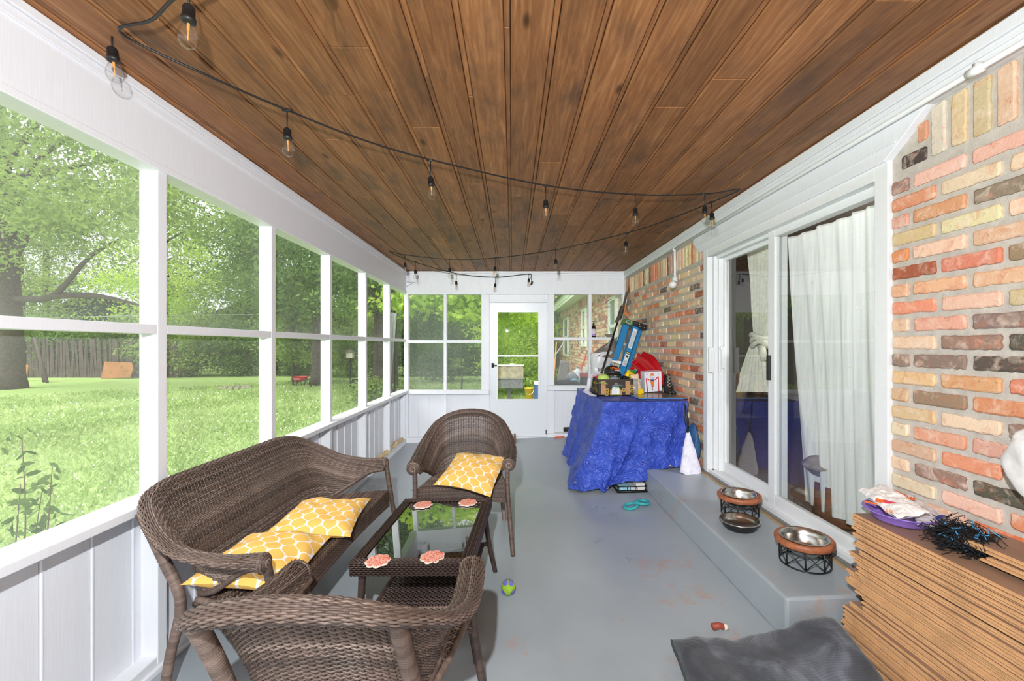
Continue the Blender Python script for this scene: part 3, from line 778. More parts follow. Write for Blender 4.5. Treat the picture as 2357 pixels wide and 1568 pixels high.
chB['label'] = 'brown wicker armchair in front seen from behind, its empty seat turned to the table'
# sofa
sofa = empty('wicker_sofa', (-.905, 2.27, fz(-.905)), rz=-PI/2-math.radians(2.6), floor=True)
rim_s = [(0, -.575, .84), (.25, -.575, .84), (.42, -.57, .837), (.54, -.535, .812), (.615, -.44, .735), (.648, -.32, .66), (.648, -.16, .625), (.635, 0, .608)]
bot_s = [(0, -.435, .42), (.25, -.435, .42), (.42, -.43, .42), (.52, -.39, .42), (.575, -.31, .43), (.61, -.24, .48), (.628, -.15, .54), (.634, -.07, .565), (.632, 0, .578)]
lf = [[(.665, .004, .61), (.656, .03, .42), (.66, .06, .2), (.668, .10, 0)]]
lr = [[(.595, -.565, .79), (.578, -.49, .58), (.575, -.43, .40), (.60, -.46, .2), (.625, -.485, 0)]]
build_seat_furniture(sofa, rim_s, bot_s, 122, lf, lr, None, .648, .56, -.435, M['wicker'], TB)
tag(sofa, 'long brown wicker sofa with rolled arms standing along the screened wall', 'sofa')
# ---- coffee table
tab = empty('coffee_table', (-.415, 2.235, fz(-.415)), rz=math.radians(-4), floor=True)
TW, TLn, TH = .275, .39, .455
def woven_bar(b, a, c, w, h, tone, seed, rows=5, step=.011):
    a = Vector(a); c = Vector(c); d = (c-a); n = max(6, int(d.length/step)); d.normalize(); rt = d.cross(Vector((0, 0, 1))).normalized(); up = Vector((0, 0, 1)); rr = random.Random(seed)
    per = 2*(w+h); m = int(per/.0085)
    for j in range(m):
        q = j/m*per
        if q < w: o = rt*(-w/2+q)+up*h/2; nn = up
        elif q < w+h: o = rt*w/2+up*(h/2-(q-w)); nn = rt
        elif q < 2*w+h: o = rt*(w/2-(q-w-h))-up*h/2; nn = -up
        else: o = -rt*w/2+up*(-h/2+(q-2*w-h)); nn = -rt
        k = rr.uniform(.7, 1.3); cc = tone[rr.randrange(len(tone))]; b.col = tuple(x*k for x in cc)
        b.tube([a+(c-a)*(i/n)+o+nn*.0028*math.cos(PI*(i+j)) for i in range(n+1)], .0042, 5, caps=True, flat=.8)
b = MB(); bw, bh = .044, .054; zt = TH-bh/2
woven_bar(b, (-TW+bw/2, -TLn, zt), (-TW+bw/2, TLn, zt), bw, bh, TD, 1); woven_bar(b, (TW-bw/2, -TLn, zt), (TW-bw/2, TLn, zt), bw, bh, TD, 2)
woven_bar(b, (-TW, -TLn+bw/2, zt), (TW, -TLn+bw/2, zt), bw, bh, TD, 3); woven_bar(b, (-TW, TLn-bw/2, zt), (TW, TLn-bw/2, zt), bw, bh, TD, 4)
b.obj('top_frame', M['wickerd'], tab, True)
b = MB(); b.bx(-TW+.03, TW-.03, -TLn+.03, TLn-.03, TH-.012, TH-.004); b.obj('glass_top', M['tableglass'], tab)
for sx in (-1, 1):
    for sy in (-1, 1):
        b = MB(); wrapped(b, [(sx*(TW-.04), sy*(TLn-.05), TH-.03), (sx*(TW-.02), sy*(TLn-.04), .2), (sx*(TW+.01), sy*(TLn-.02), 0)], (.017, .014), TD, 3); b.obj('leg', M['wickerd'], tab, True)
seat_weave('shelf', lambda u, v: ((u*2-1)*.205, -.33+v*.66, .19), 30, 62, tab, M['wickerd'], TD)
b = MB(); 
for a, c in (((-.215, -.34, .185), (-.215, .34, .185)), ((.215, -.34, .185), (.215, .34, .185)), ((-.215, -.34, .185), (.215, -.34, .185)), ((-.215, .34, .185), (.215, .34, .185))): wrapped(b, [a, ((a[0]+c[0])/2, (a[1]+c[1])/2, .185), c], .014, TD, 2)
for sx in (-1, 1):
    for sy in (-1, 1): b.beam((sx*.21, sy*.335, .185), (sx*.255, sy*.36, .185), .02, .02)
b.obj('shelf_frame', M['wickerd'], tab, True)
tag(tab, 'dark wicker coffee table with smoked glass top and a woven lower shelf', 'table')
# coasters
def m_flower():
    m, t, bb = nt('floral_tile'); v = coords(t)
    f = noise_n(t, v, 110, 3, .6, 1.5)
    L(t, ramp(t, [(.38, S(206, 60, 38)), (.48, S(226, 96, 60)), (.50, S(242, 230, 214)), (.55, S(242, 230, 214)), (.57, S(212, 76, 50))], f), bb.inputs['Base Color'])
    bb.inputs['Roughness'].default_value = .4; return m
mf = m_flower(); mcork = cm('cream_clay', (232, 220, 204), rough=.6)
for (px, py, rot, lb) in ((870, 1283, .2, 'near end of the glass table on the sofa side'), (995, 1279, .5, 'near end of the glass table on the open floor side'), (974, 1157, .1, 'far end of the glass table on the sofa side'), (1077, 1156, .8, 'far end of the glass table on the open floor side')):
    zt = fz(-.415)+TH+.002; Yc = (CZ-zt-.01)*F/(py-CY); X = (px-CX)*Yc/F
    c = empty('flower_coaster', (X, Yc, fz(X)+TH-.001), rz=rot, floor=True); tag(c, 'floral coaster at the '+lb, 'coaster', 'flower coasters')
    poly = [((.047+.011*abs(math.cos(4*a))**.7)*math.cos(a), (.047+.011*abs(math.cos(4*a))**.7)*math.sin(a)) for a in np.linspace(0, 2*PI, 97)[:-1]]
    b = MB(); b.prism(poly, .007); b.obj('base', mcork, c, bevel=.0015)
    b = MB(); b.prism([(x*.93, y*.93) for x, y in poly], .0015, base=.007); b.obj('printed_face', mf, c)
# ---- cushions
def cushion(center, R, w, h, th, label, seed):
    e = empty('patterned_cushion', center, R=R.to_4x4()); tag(e, label, 'cushion', 'yellow trellis cushions')
    for s, nm in ((1, 'front_panel'), (-1, 'back_panel')):
        def fn(u, v):
            x, y = u*2-1, v*2-1
            pin = 1-.10*(1-abs(y)**2.0)*abs(x)**6 - 0
            px_ = x*(1-.075*(1-y*y)); py_ = y*(1-.075*(1-x*x))
            p = (1-abs(x)**2.6)*(1-abs(y)**2.6)
            z = s*th/2*max(p, 0)**.55
            z += .010*nz((x*1.6, y*1.6, s*.3), 1.6, seed)*min(1, p*3)*1.5 + .012*x*y + .010*math.sin(x*2+seed)
            return (px_*w/2, py_*h/2, z)
        b = MB(); b.grid(fn, 40, 40)
        if s < 0: b.f = [f[::-1] for f in b.f]
        b.obj(nm, M['trellis'], e, True)
    return e
def basis(right, up):
    r = Vector(right).normalized(); u = Vector(up); u = (u-r*u.dot(r)).normalized(); n = r.cross(u); return Matrix((r, u, n)).transposed()
def rect_from_px(bl, br, tl, tr):  # four (px,py,Y)
    a, b_, c, d = (P(*q) for q in (bl, br, tl, tr))
    return (a+b_+c+d)/4, basis((b_-a)+(d-c), (c-a)+(d-b_)), ((b_-a).length+(d-c).length)/2, ((c-a).length+(d-b_).length)/2
zs = .43
def on_z(px, py, z): Yc = (CZ-z)*F/(py-CY); return (px, py, Yc)
c_, R_, w_, h_ = rect_from_px(on_z(1002, 1117, .51), on_z(1137, 1130, .51), on_z(1052, 1049, .64), on_z(1158, 1068, .62))
cushion(c_+Vector((0, 0, .01)), R_, .42, .38, .12, 'yellow and white trellis cushion lying on the far wicker armchair', 2)
Rs = Matrix.Rotation(math.radians(-2.6), 3, 'Z')
def onsofa(px, py, z, rz, tilt, label, seed):
    q = on_z(px, py, z); c0 = P(*q)
    R = Matrix.Rotation(rz, 3, 'Z') @ Matrix.Rotation(tilt, 3, 'Y')
    return cushion(c0, R, .44, .44, .13, label, seed)
cushion(Vector((-1.065, 2.345, .512)), basis((1, .10, -.08), (-.05, 1, .03)), .41, .44, .125, 'yellow trellis cushion in the middle of the wicker sofa seat', 5)
cushion(Vector((-1.12, 1.87, .510)), basis((1, .03, -.06), (.03, 1, .03)), .42, .44, .125, 'yellow trellis cushion at the near end of the wicker sofa, half behind the arm', 8)
# ---- ball
bl = empty('dog_ball', (-.022, 2.34, fz(-.02)+.042)); tag(bl, 'small green rubber dog ball with purple patches on the grey floor', 'ball')
b = MB(); R0 = .041
b.grid(lambda u, v: (R0*math.cos(u*2*PI)*math.sin(v*PI), R0*math.sin(u*2*PI)*math.sin(v*PI), R0*math.cos(v*PI)), 32, 20, True)
b.obj('rubber_shell', cm('lime_rubber', (150, 190, 50), rough=.6, bmp=.8, bs=700), bl, True)
for k in range(8):
    ang = (k//2)*PI/2+.75; el = (.95, -.35)[k % 2]; d = Vector((math.cos(ang)*math.cos(el), math.sin(ang)*math.cos(el), math.sin(el)))
    a = d.cross(Vector((0, 0, 1))).normalized(); c = a.cross(d)
    b = MB(); pts = [(d*R0*.93+(a*math.cos(q)+c*math.sin(q))*.0155*(1+.12*math.cos(4*q))) for q in np.linspace(0, 2*PI, 21)[:-1]]
    pts = [p.normalized()*(R0+.0012) for p in pts]; b.add([d*(R0+.002)]+pts, [(0, i+1, (i+1) % 20+1) for i in range(20)]); b.obj('patch', cm('purple_rubber', (112, 104, 190), rough=.5), bl, True)
# ================================================================== STRING LIGHTS
sl = empty('string_lights', (0, 0, 0), label='black cord of clear bulbs zigzagging under the wooden ceiling', cat='string lights')
path = [(-.514, 1.09, 2.56), P(435, -25, 1.22), P(350, 45, 1.36), P(280, 77, 1.45), P(480, 175, 1.64), P(660, 253, 1.88), P(830, 320, 2.14), P(992, 368, 2.38), P(1256, 427, 2.74), P(1460, 448, 2.90), P(1622, 447, 2.95), P(1703, 436, 2.92),
        P(1637, 466, 3.1), P(1540, 505, 3.5), P(1441, 537, 3.95), P(1280, 575, 4.62), P(1141, 594, 5.05), P(1034, 597, 5.1), P(933, 587, 4.95), P(897, 580, 4.85), P(953, 603, 5.3), P(1053, 630, 6.05), P(1141, 638, 6.16), P(1216, 631, 6.18), P(1222, 640, 6.19), P(1225, 652, 6.2)]
b = MB(); b.tube([tuple(p) for p in catmull([tuple(p) for p in path], 240)], .005, 6); b.obj('cord', M['black'], sl, True)
def bulb(at, drop=.075, r=.0265, tilt=(0, 0)):
    at = Vector(at); R = Matrix.Rotation(tilt[0], 3, 'X') @ Matrix.Rotation(tilt[1], 3, 'Y')
    b = MB(); b.tube([at-Vector((.022, 0, 0)), at, at+Vector((.022, 0, 0))], [.005, .0085, .005], 8)
    b.tube([at, at-Vector((0, 0, drop*.5)), at-Vector((0, 0, drop))], .0032, 6)
    q = at-Vector((0, 0, drop-.004)); f = lambda prof: [(a, -z) for a, z in prof]
    b.lathe(f([(0, 0), (.008, 0), (.013, .004), (.0165, .012), (.0165, .038), (.019, .039), (.019, .052), (.014, .053), (0, .053)]), q, 16, R.to_4x4())
    so = b.obj('socket', M['black'], sl, True)
    b = MB(); prof = [(.012, .053), (.0135, .058), (.019, .070), (.0245, .085), (r, .098), (.0245, .112), (.018, .122), (.009, .1275), (0, .1285)]
    b.lathe(f(prof), q, 18, R.to_4x4()); b.obj('bulb', M['bulbglass'], so, True)
    b = MB(); o = q-(R @ Vector((0, 0, .056))); b.tube([o, o-(R @ Vector((0, 0, .02)))], .004, 6); b.tube([o-(R @ Vector((0.0, 0, .02))), o-(R @ Vector((0, 0, .05)))], .0017, 5)
    b.obj('filament', M['filament'], so)
    return so
bulb((-.514, 1.09, 2.56), .035)
bulb(P(435, -25, 1.22), .05, tilt=(0, .03))
bulb(P(258, 76, 1.50), .055, tilt=(0, -.10))
for px, py, Y, dr in ((661, 254, 1.88, .085), (991, 369, 2.38, .10), (1256, 427, 2.74, .10), (1462, 448, 2.90, .10), (1622, 447, 2.95, .09), (1638, 465, 3.1, .085), (1441, 537, 3.95, .08), (1279, 575, 4.62, .11), (1140, 594, 5.05, .11), (1035, 597, 5.1, .11), (932, 587, 4.95, .10), (956, 603, 5.3, .10), (1050, 630, 6.05, .11), (1140, 638, 6.16, .10), (1217, 631, 6.18, .07)):
    bulb(P(px, py, Y), dr, tilt=(random.uniform(-.05, .05), random.uniform(-.08, .08)))
b = MB(); b.tube([P(1225, 648, 6.19), P(1223, 656, 6.2)], .014, 8); b.obj('end_plug', M['black'], sl, True)
# wire shelf bracket in the far corner
b = MB(); q = [P(929, 664, 6.15), P(929, 648, 6.15), P(955, 650, 6.22)]; b.tube([q[0], q[1], q[2]], .004, 6); b.tube([P(931, 660, 6.15), q[2]], .004, 6)
tag(b.obj('wire_bracket', M['whiteclean'], None, True), 'small white wire bracket in the far left corner under the ceiling', 'bracket')

# ================================================================== COVERED TABLE
TZ = .955
wb = empty('workbench', (1.25, 4.45, 0), label='dark workbench hidden under the blue tarpaulin', cat='workbench')
dark = cm('dark_steel', (32, 32, 34), rough=.5)
b = MB(); b.bx(-.34, .40, -.50, .55, TZ-.05, TZ-.02); b.obj('bench_top', dark, wb)
for sx in (-.31, .37):
    for sy in (-.46, .5):
        b = MB(); x = 1.25+sx; zb = fz(x) + (.205 if x > 1.3 and 4.45+sy < 4.2 else 0); b.bx(sx-.018, sx+.018, sy-.018, sy+.018, zb, TZ-.05); b.obj('leg', dark, wb)
A, B_, C_, D_ = (Vector(q) for q in ((.875, 3.89, TZ-.005), (1.65, 3.86, TZ+.003), (1.70, 5.03, TZ), (.80, 5.07, TZ)))
tarp = empty('blue_tarpaulin', (0, 0, 0), label='crumpled blue tarpaulin draped over the workbench down to the floor', cat='tarpaulin')
def crum(p, amp, s=7.0):
    return amp*(nz(p, s, 3.1)+.5*nz(p, s*2.3, 7.7)+.28*nz(p, s*5, 1.3)+.6*(abs(nz(p, s*1.4, 9.2))-.3))
bot = catmull([(.541, 3.99, .107), (.68, 3.88, .125), (.80, 3.85, .148), (.85, 3.85, .118), (.895, 3.85, .122), (.93, 3.85, .18), (1.08, 3.84, .205), (1.235, 3.84, .232), (1.32, 3.83, .305), (1.42, 3.82, .348), (1.575, 3.80, .353)], 101)
def near_f(u, v):
    tp = A.lerp(B_, u); q = Vector(bot[int(round(u*100))])
    # top straight, flares late on the left
    e = v**(1+.35*(1-u)); p = Vector((tp.x+(q.x-tp.x)*(v**(1.25)), tp.y+(q.y-tp.y)*v, tp.z+(q.z-tp.z)*v))
    p.y += -.030*math.sin(v*PI)*(.5+.5*math.sin(u*17+2*v)) - .022*v*math.sin(u*31+1.5*math.sin(v*4)) - .05*v*(1-u)**2
    k = min(1, v*6)*1.0
    p.y -= crum((p.x, 0, p.z), .022)*k; p.x += crum((p.x+5, 0, p.z), .008)*k
    return tuple(p)
b = MB(); b.grid(near_f, 101, 70); b.obj('front_drape', M['tarp'], tarp, True)
def top_f(u, v):
    p = (A.lerp(B_, u)).lerp(D_.lerp(C_, u), v); e = min(1, min(u, 1-u, v)*12)
    return (p.x, p.y, p.z+.004+crum(p, .006)*e)
b = MB(); b.grid(top_f, 60, 60); b.obj('top_cover', M['tarp'], tarp, True)
lb = catmull([tuple(near_f(0, 1)), (.60, 4.35, .12), (.70, 4.70, .09), (.64, 4.95, .10), (.64, 5.2, .10)], 81)
def left_f(u, v):
    tp = A.lerp(D_, u); q = Vector(lb[int(round(u*80))])
    if u == 0: return near_f(0, v)
    p = Vector((tp.x+(q.x-tp.x)*(v**1.25), tp.y+(q.y-tp.y)*v, tp.z+(q.z-tp.z)*v))
    k = min(1, v*6, u*10)
    p.x += k*(-.035*math.sin(u*13)*v*(1 if u > .3 else .4) - crum((0, p.y, p.z), .024)); return tuple(p)
b = MB(); b.grid(left_f, 81, 60); b.obj('side_drape', M['tarp'], tarp, True)
def gro(p, nrm):
    b = MB(); n = Vector(nrm).normalized(); a = n.cross(Vector((0, 0, 1))).normalized(); c = a.cross(n); p = Vector(p)
    b.tube([p+(a*math.cos(q)+c*math.sin(q))*.011 for q in np.linspace(0, 2*PI, 15)[:-1]], .0035, 6, closed=True); b.obj('grommet', M['steel'], tarp, True)
for (u, v) in ((.965, .055), (.36, .955), (.93, .97), (.02, .92)): q = Vector(near_f(u, v)); gro(q-Vector((0, .008, 0)), (0, -1, 0))
q = Vector(left_f(.98, .95)); gro(q-Vector((.012, .01, 0)), (-1, -.6, 0))
# ---- things on the tarp
def crumple_obj(name, fn, nu, nv, mat, amp, s, parent=None, close=True, seed=0., smooth=True):
    def g(u, v):
        p = Vector(fn(u, v)); q = (p.x+seed, p.y, p.z)
        return (p.x+crum(q, amp, s), p.y+crum((q[1], q[0], q[2]), amp, s), p.z+crum((q[2], q[0], q[1]), amp, s))
    b = MB(); b.grid(g, nu, nv, close); return b.obj(name, mat, parent, smooth)
def blob(c, r, pw=1.0, flat=0):
    c = Vector(c)
    def f(u, v):
        a, e = u*2*PI, (v-.5)*PI; ce = math.cos(e)
        x, y, z = math.cos(a)*ce, math.sin(a)*ce, math.sin(e)
        sg = lambda t: math.copysign(abs(t)**pw, t)
        return (c.x+r[0]*sg(x), c.y+r[1]*sg(y), c.z+r[2]*sg(z))
    return f
ab = empty('avocado_box', (1.06, 4.41, TZ+.008), label='dark printed cardboard fruit box full of caps on the blue tarpaulin', cat='box')
cb = cm('dark_card', (52, 40, 32), rough=.6, bmp=.05); tan = cm('tan_card', (190, 140, 98), rough=.7)
b = MB(); W2, D2, H2 = .183, .185, .168
b.bx(-W2, W2, -D2, -D2+.006, 0, H2); b.bx(-W2, W2, D2-.006, D2, 0, H2); b.bx(-W2, -W2+.006, -D2, D2, 0, H2); b.bx(W2-.006, W2, -D2, D2, 0, H2); b.bx(-W2, W2, -D2, D2, 0, .006)
b.obj('carton', cb, ab)
for x in (-.125, .125):
    b = MB(); b.bx(x-.024, x+.024, -D2-.002, -D2, .012, .15); b.obj('tan_panel', tan, ab, bevel=.004)
b = MB(); b.bx(-.055, .065, -D2-.002, -D2, .006, .062); b.obj('tan_panel', tan, ab, bevel=.004)
b = MB(); pl = [(-.038, .01), (.04, .01), (.04, .07), (.032, .092), (.0, .10), (-.03, .092), (-.038, .07)]
b.prism(pl, .003, Matrix(((1, 0, 0, 0), (0, 0, -1, -D2-.001), (0, 1, 0, 0), (0, 0, 0, 1)))); b.obj('product_label', cm('label_white', (228, 232, 224), rough=.5, bmp=0), ab)
b = MB(); b.bx(-.038, .04, -D2-.0045, -D2-.004, .010, .018); b.obj('label_stripe', cm('label_green', (140, 196, 80), bmp=0), ab); b = MB(); b.bx(-.005, .034, -D2-.0045, -D2-.004, .075, .092); b.obj('label_stripe', cm('label_green', (140, 196, 80), bmp=0), ab)
yel = cm('avocado_yellow', (176, 148, 50), bmp=0)
for (x, z) in ((-.085, .055), (-.09, .02), (.085, .06), (.168, .05), (.165, .095)):
    b = MB(); b.lathe([(.009, 0), (.02, 0), (.02, .0015), (.009, .0015)], (x, -D2, z), 16, Matrix.Rotation(PI/2, 4, 'X')); b.obj('printed_fruit', yel, ab)
for k in range(4):
    b = MB(); b.lathe([(.012, 0), (.022, 0), (.022, .0015), (.012, .0015)], (-W2, -.14+.09*k, .05+.02*(k % 2)), 16, Matrix.Rotation(-PI/2, 4, 'Y')); b.obj('printed_fruit', yel, ab)
text('AVOCADOS', .045, facing((-W2-.001, 0, .12), (0, -1, 0), (0, 0, 1)), yel, ab)
def cap(loc, rz, tiltx, mat, label, r=.078, panel=None, txt=None):
    e = empty('baseball_cap', loc, R=(Matrix.Rotation(rz, 4, 'Z') @ Matrix.Rotation(tiltx, 4, 'X'))); tag(e, label, 'cap')
    b = MB()
    b.grid(lambda u, v: (r*math.cos(u*2*PI)*math.cos(v*PI/2)**.62, r*1.08*math.sin(u*2*PI)*math.cos(v*PI/2)**.62, .095*math.sin(v*PI/2)+.008*math.cos(v*PI/2)*math.sin(u*2*PI)), 28, 12, True); b.obj('crown_fabric', mat, e, True)
    b = MB(); b.grid(lambda u, v: (r*.95*(u*2-1), -(r*1.0*math.sqrt(max(0, 1-(u*2-1)**2*.9)))-v*.065*math.sqrt(max(0, 1-(u*2-1)**2)), .004-.012*v+ .014*(1-(u*2-1)**2)-.004), 20, 8); o = b.obj('visor', mat, e, True)
    sm = o.modifiers.new('s', 'SOLIDIFY'); sm.thickness = .004
    b = MB(); b.lathe([(0, .004), (.006, .003), (.008, 0)], (0, 0, .094), 8); b.obj('top_button', mat, e)
    return e
hc = cap((1.06, 4.36, 1.172), .15, math.radians(-4), M['black'], 'black cap with orange and white embroidery on top of the fruit box', r=.086)
text('LETHAL', .032, facing((-.005, -.097, .062), (1, .05, -.06), (0, .35, 1)), cm('orange_thread', (236, 120, 40), bmp=0), hc, ext=.002)
text('LEAGUE', .018, facing((.02, -.099, .040), (1, .15, -.06), (0, .3, 1)), cm('white_thread', (230, 225, 240), bmp=0), hc, ext=.002)
lime = cm('lime_fabric', (190, 218, 110), rough=.8)
cap((.955, 4.31, 1.085), -.5, math.radians(-3), lime, 'lime green cap at the left inside the fruit box', r=.07)
cap((1.065, 4.29, 1.062), .3, math.radians(-2), cm('grey_blue_fabric', (132, 144, 152), rough=.8), 'grey blue cap tucked in the middle of the fruit box', r=.065)
o = crumple_obj('work_gloves', blob((1.175, 4.30, 1.125), (.05, .05, .035)), 20, 12, M['black'], .012, 12); tag(o, 'black glove bunched at the right end of the fruit box', 'glove')
o = crumple_obj('red_cloth', blob((.945, 4.42, 1.14), (.06, .04, .02)), 20, 10, cm('red_fabric', (214, 54, 60), rough=.8), .008, 14); tag(o, 'red cloth scrap between lime cap and white cloth in the fruit box', 'cloth')
# white cloth over the left side of the box
def cloth_f(u, v):
    path_ = [(1.0, 4.50, 1.155), (.93, 4.52, 1.165), (.86, 4.50, 1.12), (.82, 4.47, 1.02), (.79, 4.40, .985), (.80, 4.32, .975)]
    p = cp[int(round(v*40))]; w = (u-.5)*(.14+.10*v); return (p[0]+.02*math.sin(u*7), p[1]+w*1.0, p[2]+.008*math.sin(u*17+v*6))
cp = catmull([(1.02, 4.52, 1.150), (.93, 4.52, 1.165), (.855, 4.50, 1.135), (.83, 4.45, 1.04), (.79, 4.38, .985), (.83, 4.22, .975)], 41)
o = crumple_obj('white_cloth', cloth_f, 30, 41, cm('white_cotton', (226, 222, 234), rough=.9), .010, 9, close=False); tag(o, 'white cloth hanging over the left side of the fruit box', 'cloth')
# white beer carton
mcr = Matrix.Translation(Vector((1.417, 4.40, TZ+.022))) @ Matrix.Rotation(.10, 4, 'Z') @ Matrix.Rotation(math.radians(-4), 4, 'Y') @ Matrix.Rotation(math.radians(5), 4, 'X')
bc = empty('drinks_carton', R=mcr); bc.matrix_basis = mcr; tag(bc, 'white drinks carton with an orange bottle picture and red lines', 'carton')
b = MB(); b.bx(0, .19, 0, .10, 0, .215); b.obj('carton', cm('glossy_white_card', (232, 234, 242), rough=.25, bmp=.02, var=.02), bc, bevel=.003)
b = MB(); b.beam((.03, -.001, .0), (.018, -.001, .15), .010, .002, (0, 1, 0)); b.beam((.018, -.001, .15), (.055, -.001, .128), .010, .002, (0, 1, 0)); b.beam((.115, -.001, .125), (.152, -.001, .16), .010, .002, (0, 1, 0)); b.beam((.152, -.001, .16), (.155, -.001, 0), .010, .002, (0, 1, 0))
b.obj('red_line', cm('print_red', (212, 40, 48), bmp=0), bc)
def flatpoly(poly, mat, name, par, y=-.002, th=.001):
    b = MB(); b.prism(poly, th, Matrix(((1, 0, 0, 0), (0, 0, -1, y), (0, 1, 0, 0), (0, 0, 0, 1)))); return b.obj(name, mat, par)
prof = [(.016, .2), (.016, .195), (.018, .18), (.022, .16), (.024, .13), (.022, .11), (.016, .085), (.012, .062), (.011, .055)]
pol = [(.085+x, z) for x, z in prof] + [(.085-x, z) for x, z in prof[::-1]]
bo = flatpoly(pol, cm('print_orange', (222, 132, 48), bmp=0), 'bottle_picture', bc)
flatpoly([(.085+.021*math.cos(q), .15+.026*math.sin(q)) for q in np.linspace(0, 2*PI, 20)[:-1]], cm('print_white', (232, 232, 238), bmp=0), 'bottle_label', bc, -.0035)
flatpoly([(.066, .135), (.104, .135), (.100, .122), (.085, .116), (.070, .122)], cm('print_blue', (40, 66, 150), bmp=0), 'bottle_label_base', bc, -.0036)
flatpoly([(.074, .060), (.096, .060), (.096, .052), (.074, .052)], cm('print_blue', (40, 66, 150), bmp=0), 'bottle_cap', bc, -.0036)
flatpoly([(.080, .048), (.090, .048), (.088, .028), (.093, .018), (.077, .018), (.082, .028)], cm('print_brick', (176, 70, 50), bmp=0), 'printed_emblem', bc, -.003)
for tx, x, z in (('36', .03, .19), ('12', .155, .192)): text(tx, .022, facing((x, -.003, z), (1, 0, 0), (0, 0, 1)), cm('print_paleblue', (150, 170, 210), bmp=0), bc)
text('ULTRA', .012, facing((.085, -.006, .15), (1, 0, 0), (0, 0, 1)), cm('print_blue', (40, 66, 150), bmp=0), bc)
# second carton behind
b = MB(); b.bx(0, .16, 0, .12, 0, .2, Matrix.Translation((1.43, 4.70, TZ+.022)) @ Matrix.Rotation(.1, 4, 'Z')); o = b.obj('small_carton', cm('glossy_white_card', (232, 234, 242)), None, bevel=.003); tag(o, 'white carton standing behind the drinks carton, only its top showing', 'carton')
# flat silver board
fb = empty('flat_panel', (1.47, 4.19, TZ+.006), rz=.04, label='flat silver board with pale blue edges lying on the tarpaulin', cat='board')
b = MB(); b.bx(-.25, .235, -.19, .30, .0, .008); b.obj('edge_frame', cm('pale_blue_edge', (112, 158, 214), rough=.4), fb, bevel=.002)
b = MB(); b.bx(-.24, .225, -.18, .29, .008, .0105); b.obj('silver_face', cm('silver_face', (176, 164, 152), rough=.18, metal=.6), fb)
# umbrella
um = empty('red_umbrella', (1.56, 4.45, 0), label='loosely folded red umbrella with black handle beside the drinks carton', cat='umbrella')
a0, a1 = Vector((.095, -.04, 1.05)), Vector((-.10, .36, 1.27))
def umf(u, v):
    p = a0.lerp(a1, v); d = (a1-a0).normalized(); s_ = d.cross(Vector((0, 0, 1))).normalized(); t_ = s_.cross(d)
    r_ = (.014+.115*math.sin(min(v*1.15, 1)*PI*.62)**1.2)*(1+.20*math.cos(u*2*PI*8+v*2)); a = u*2*PI
    return tuple(p+s_*math.cos(a)*r_*.75+t_*math.sin(a)*r_*(1.0+.3*math.sin(a))+Vector((0, 0, -.02*v)))
b = MB(); b.grid(umf, 64, 26, True); b.obj('canopy', cm('umbrella_red', (178, 14, 28), rough=.35, spec=.5), um, True)
b = MB(); b.tube([a0+Vector((-.02, .02, .02)), a0+Vector((.02, -.05, -.045)), a0+Vector((.045, -.10, -.075))], [.012, .016, .017], 12); b.obj('handle', M['black'], um, True)
b = MB(); b.tube([(a0+Vector((.045, -.10, -.075)))+Vector((.01*math.cos(q), -.02-.02*math.sin(q), -.005)) for q in np.linspace(0, 2*PI, 12)[:-1]], .002, 5, closed=True); b.obj('wrist_strap', M['black'], um)
b = MB(); b.tube([a1, a1+Vector((-.05, .03, .05))], .006, 8); b.obj('shaft', M['steel'], um, True)
# boot
bt = empty('laced_boot', (1.665, 4.42, TZ+.02), label='black boot with criss-cross pale laces against the brick wall', cat='boot')
b = MB(); b.grid(lambda u, v: ((.036+.006*math.sin(v*5))*math.cos(u*2*PI), (.05+.02*(1-v)**2)*math.sin(u*2*PI)-.03*(1-v)**3, .02+.17*v), 24, 14, True); b.obj('upper', M['black'], bt, True)
b = MB(); b.prism([(.04*math.cos(q), -.02+.085*math.sin(q)) for q in np.linspace(0, 2*PI, 24)[:-1]], .022); b.obj('sole', M['black'], bt, bevel=.004)
b = MB()
for k in range(4):
    z0 = .05+.034*k; b.tube([(-.024, -.062+.006*k, z0), (0, -.072+.006*k, z0+.017), (.024, -.058+.006*k, z0+.034)], .0024, 5); b.tube([(.024, -.058+.006*k, z0), (0, -.072+.006*k, z0+.017), (-.024, -.060+.006*k, z0+.034)], .0024, 5)
b.obj('laces', cm('pale_lace', (196, 186, 168)), bt, True)
# green spray bottle, red bottle, yellow bag, paper bag, gloves
sb = empty('spray_bottle', (1.325, 4.56, TZ+.006), rz=.5, label='white spray bottle with a green trigger head behind the drinks carton', cat='bottle')
b = MB(); b.lathe([(0, 0), (.038, 0), (.042, .02), (.042, .13), (.034, .165), (.016, .19), (.016, .20), (0, .20)], n=20); b.obj('bottle_body', cm('milky_plastic', (226, 232, 228), rough=.3), sb, True)
b = MB(); b.lathe([(.019, .19), (.02, .22), (.014, .225), (0, .225)], n=14); b.bx(-.018, .018, -.05, .035, .22, .25); b.bx(-.006, .006, -.048, -.038, .17, .225); b.bx(-.006, .006, -.06, -.05, .228, .242); b.obj('trigger_head', cm('green_plastic', (34, 140, 80), rough=.35), sb, bevel=.005)
rb = empty('squeeze_bottle', (1.42, 4.72, TZ+.22), label='red topped squeeze bottle standing upright behind the umbrella', cat='bottle')
b = MB(); b.lathe([(0, -.2), (.022, -.2), (.022, .03), (0, .03)], n=14); b.obj('bottle_body', cm('bottle_white_blue', (216, 220, 232), rough=.4), rb, True)
b = MB(); b.lathe([(.0225, -.03), (.0235, -.03), (.0235, .015), (.0225, .015)], n=14); b.obj('blue_band', cm('print_blue', (40, 66, 150)), rb, True)
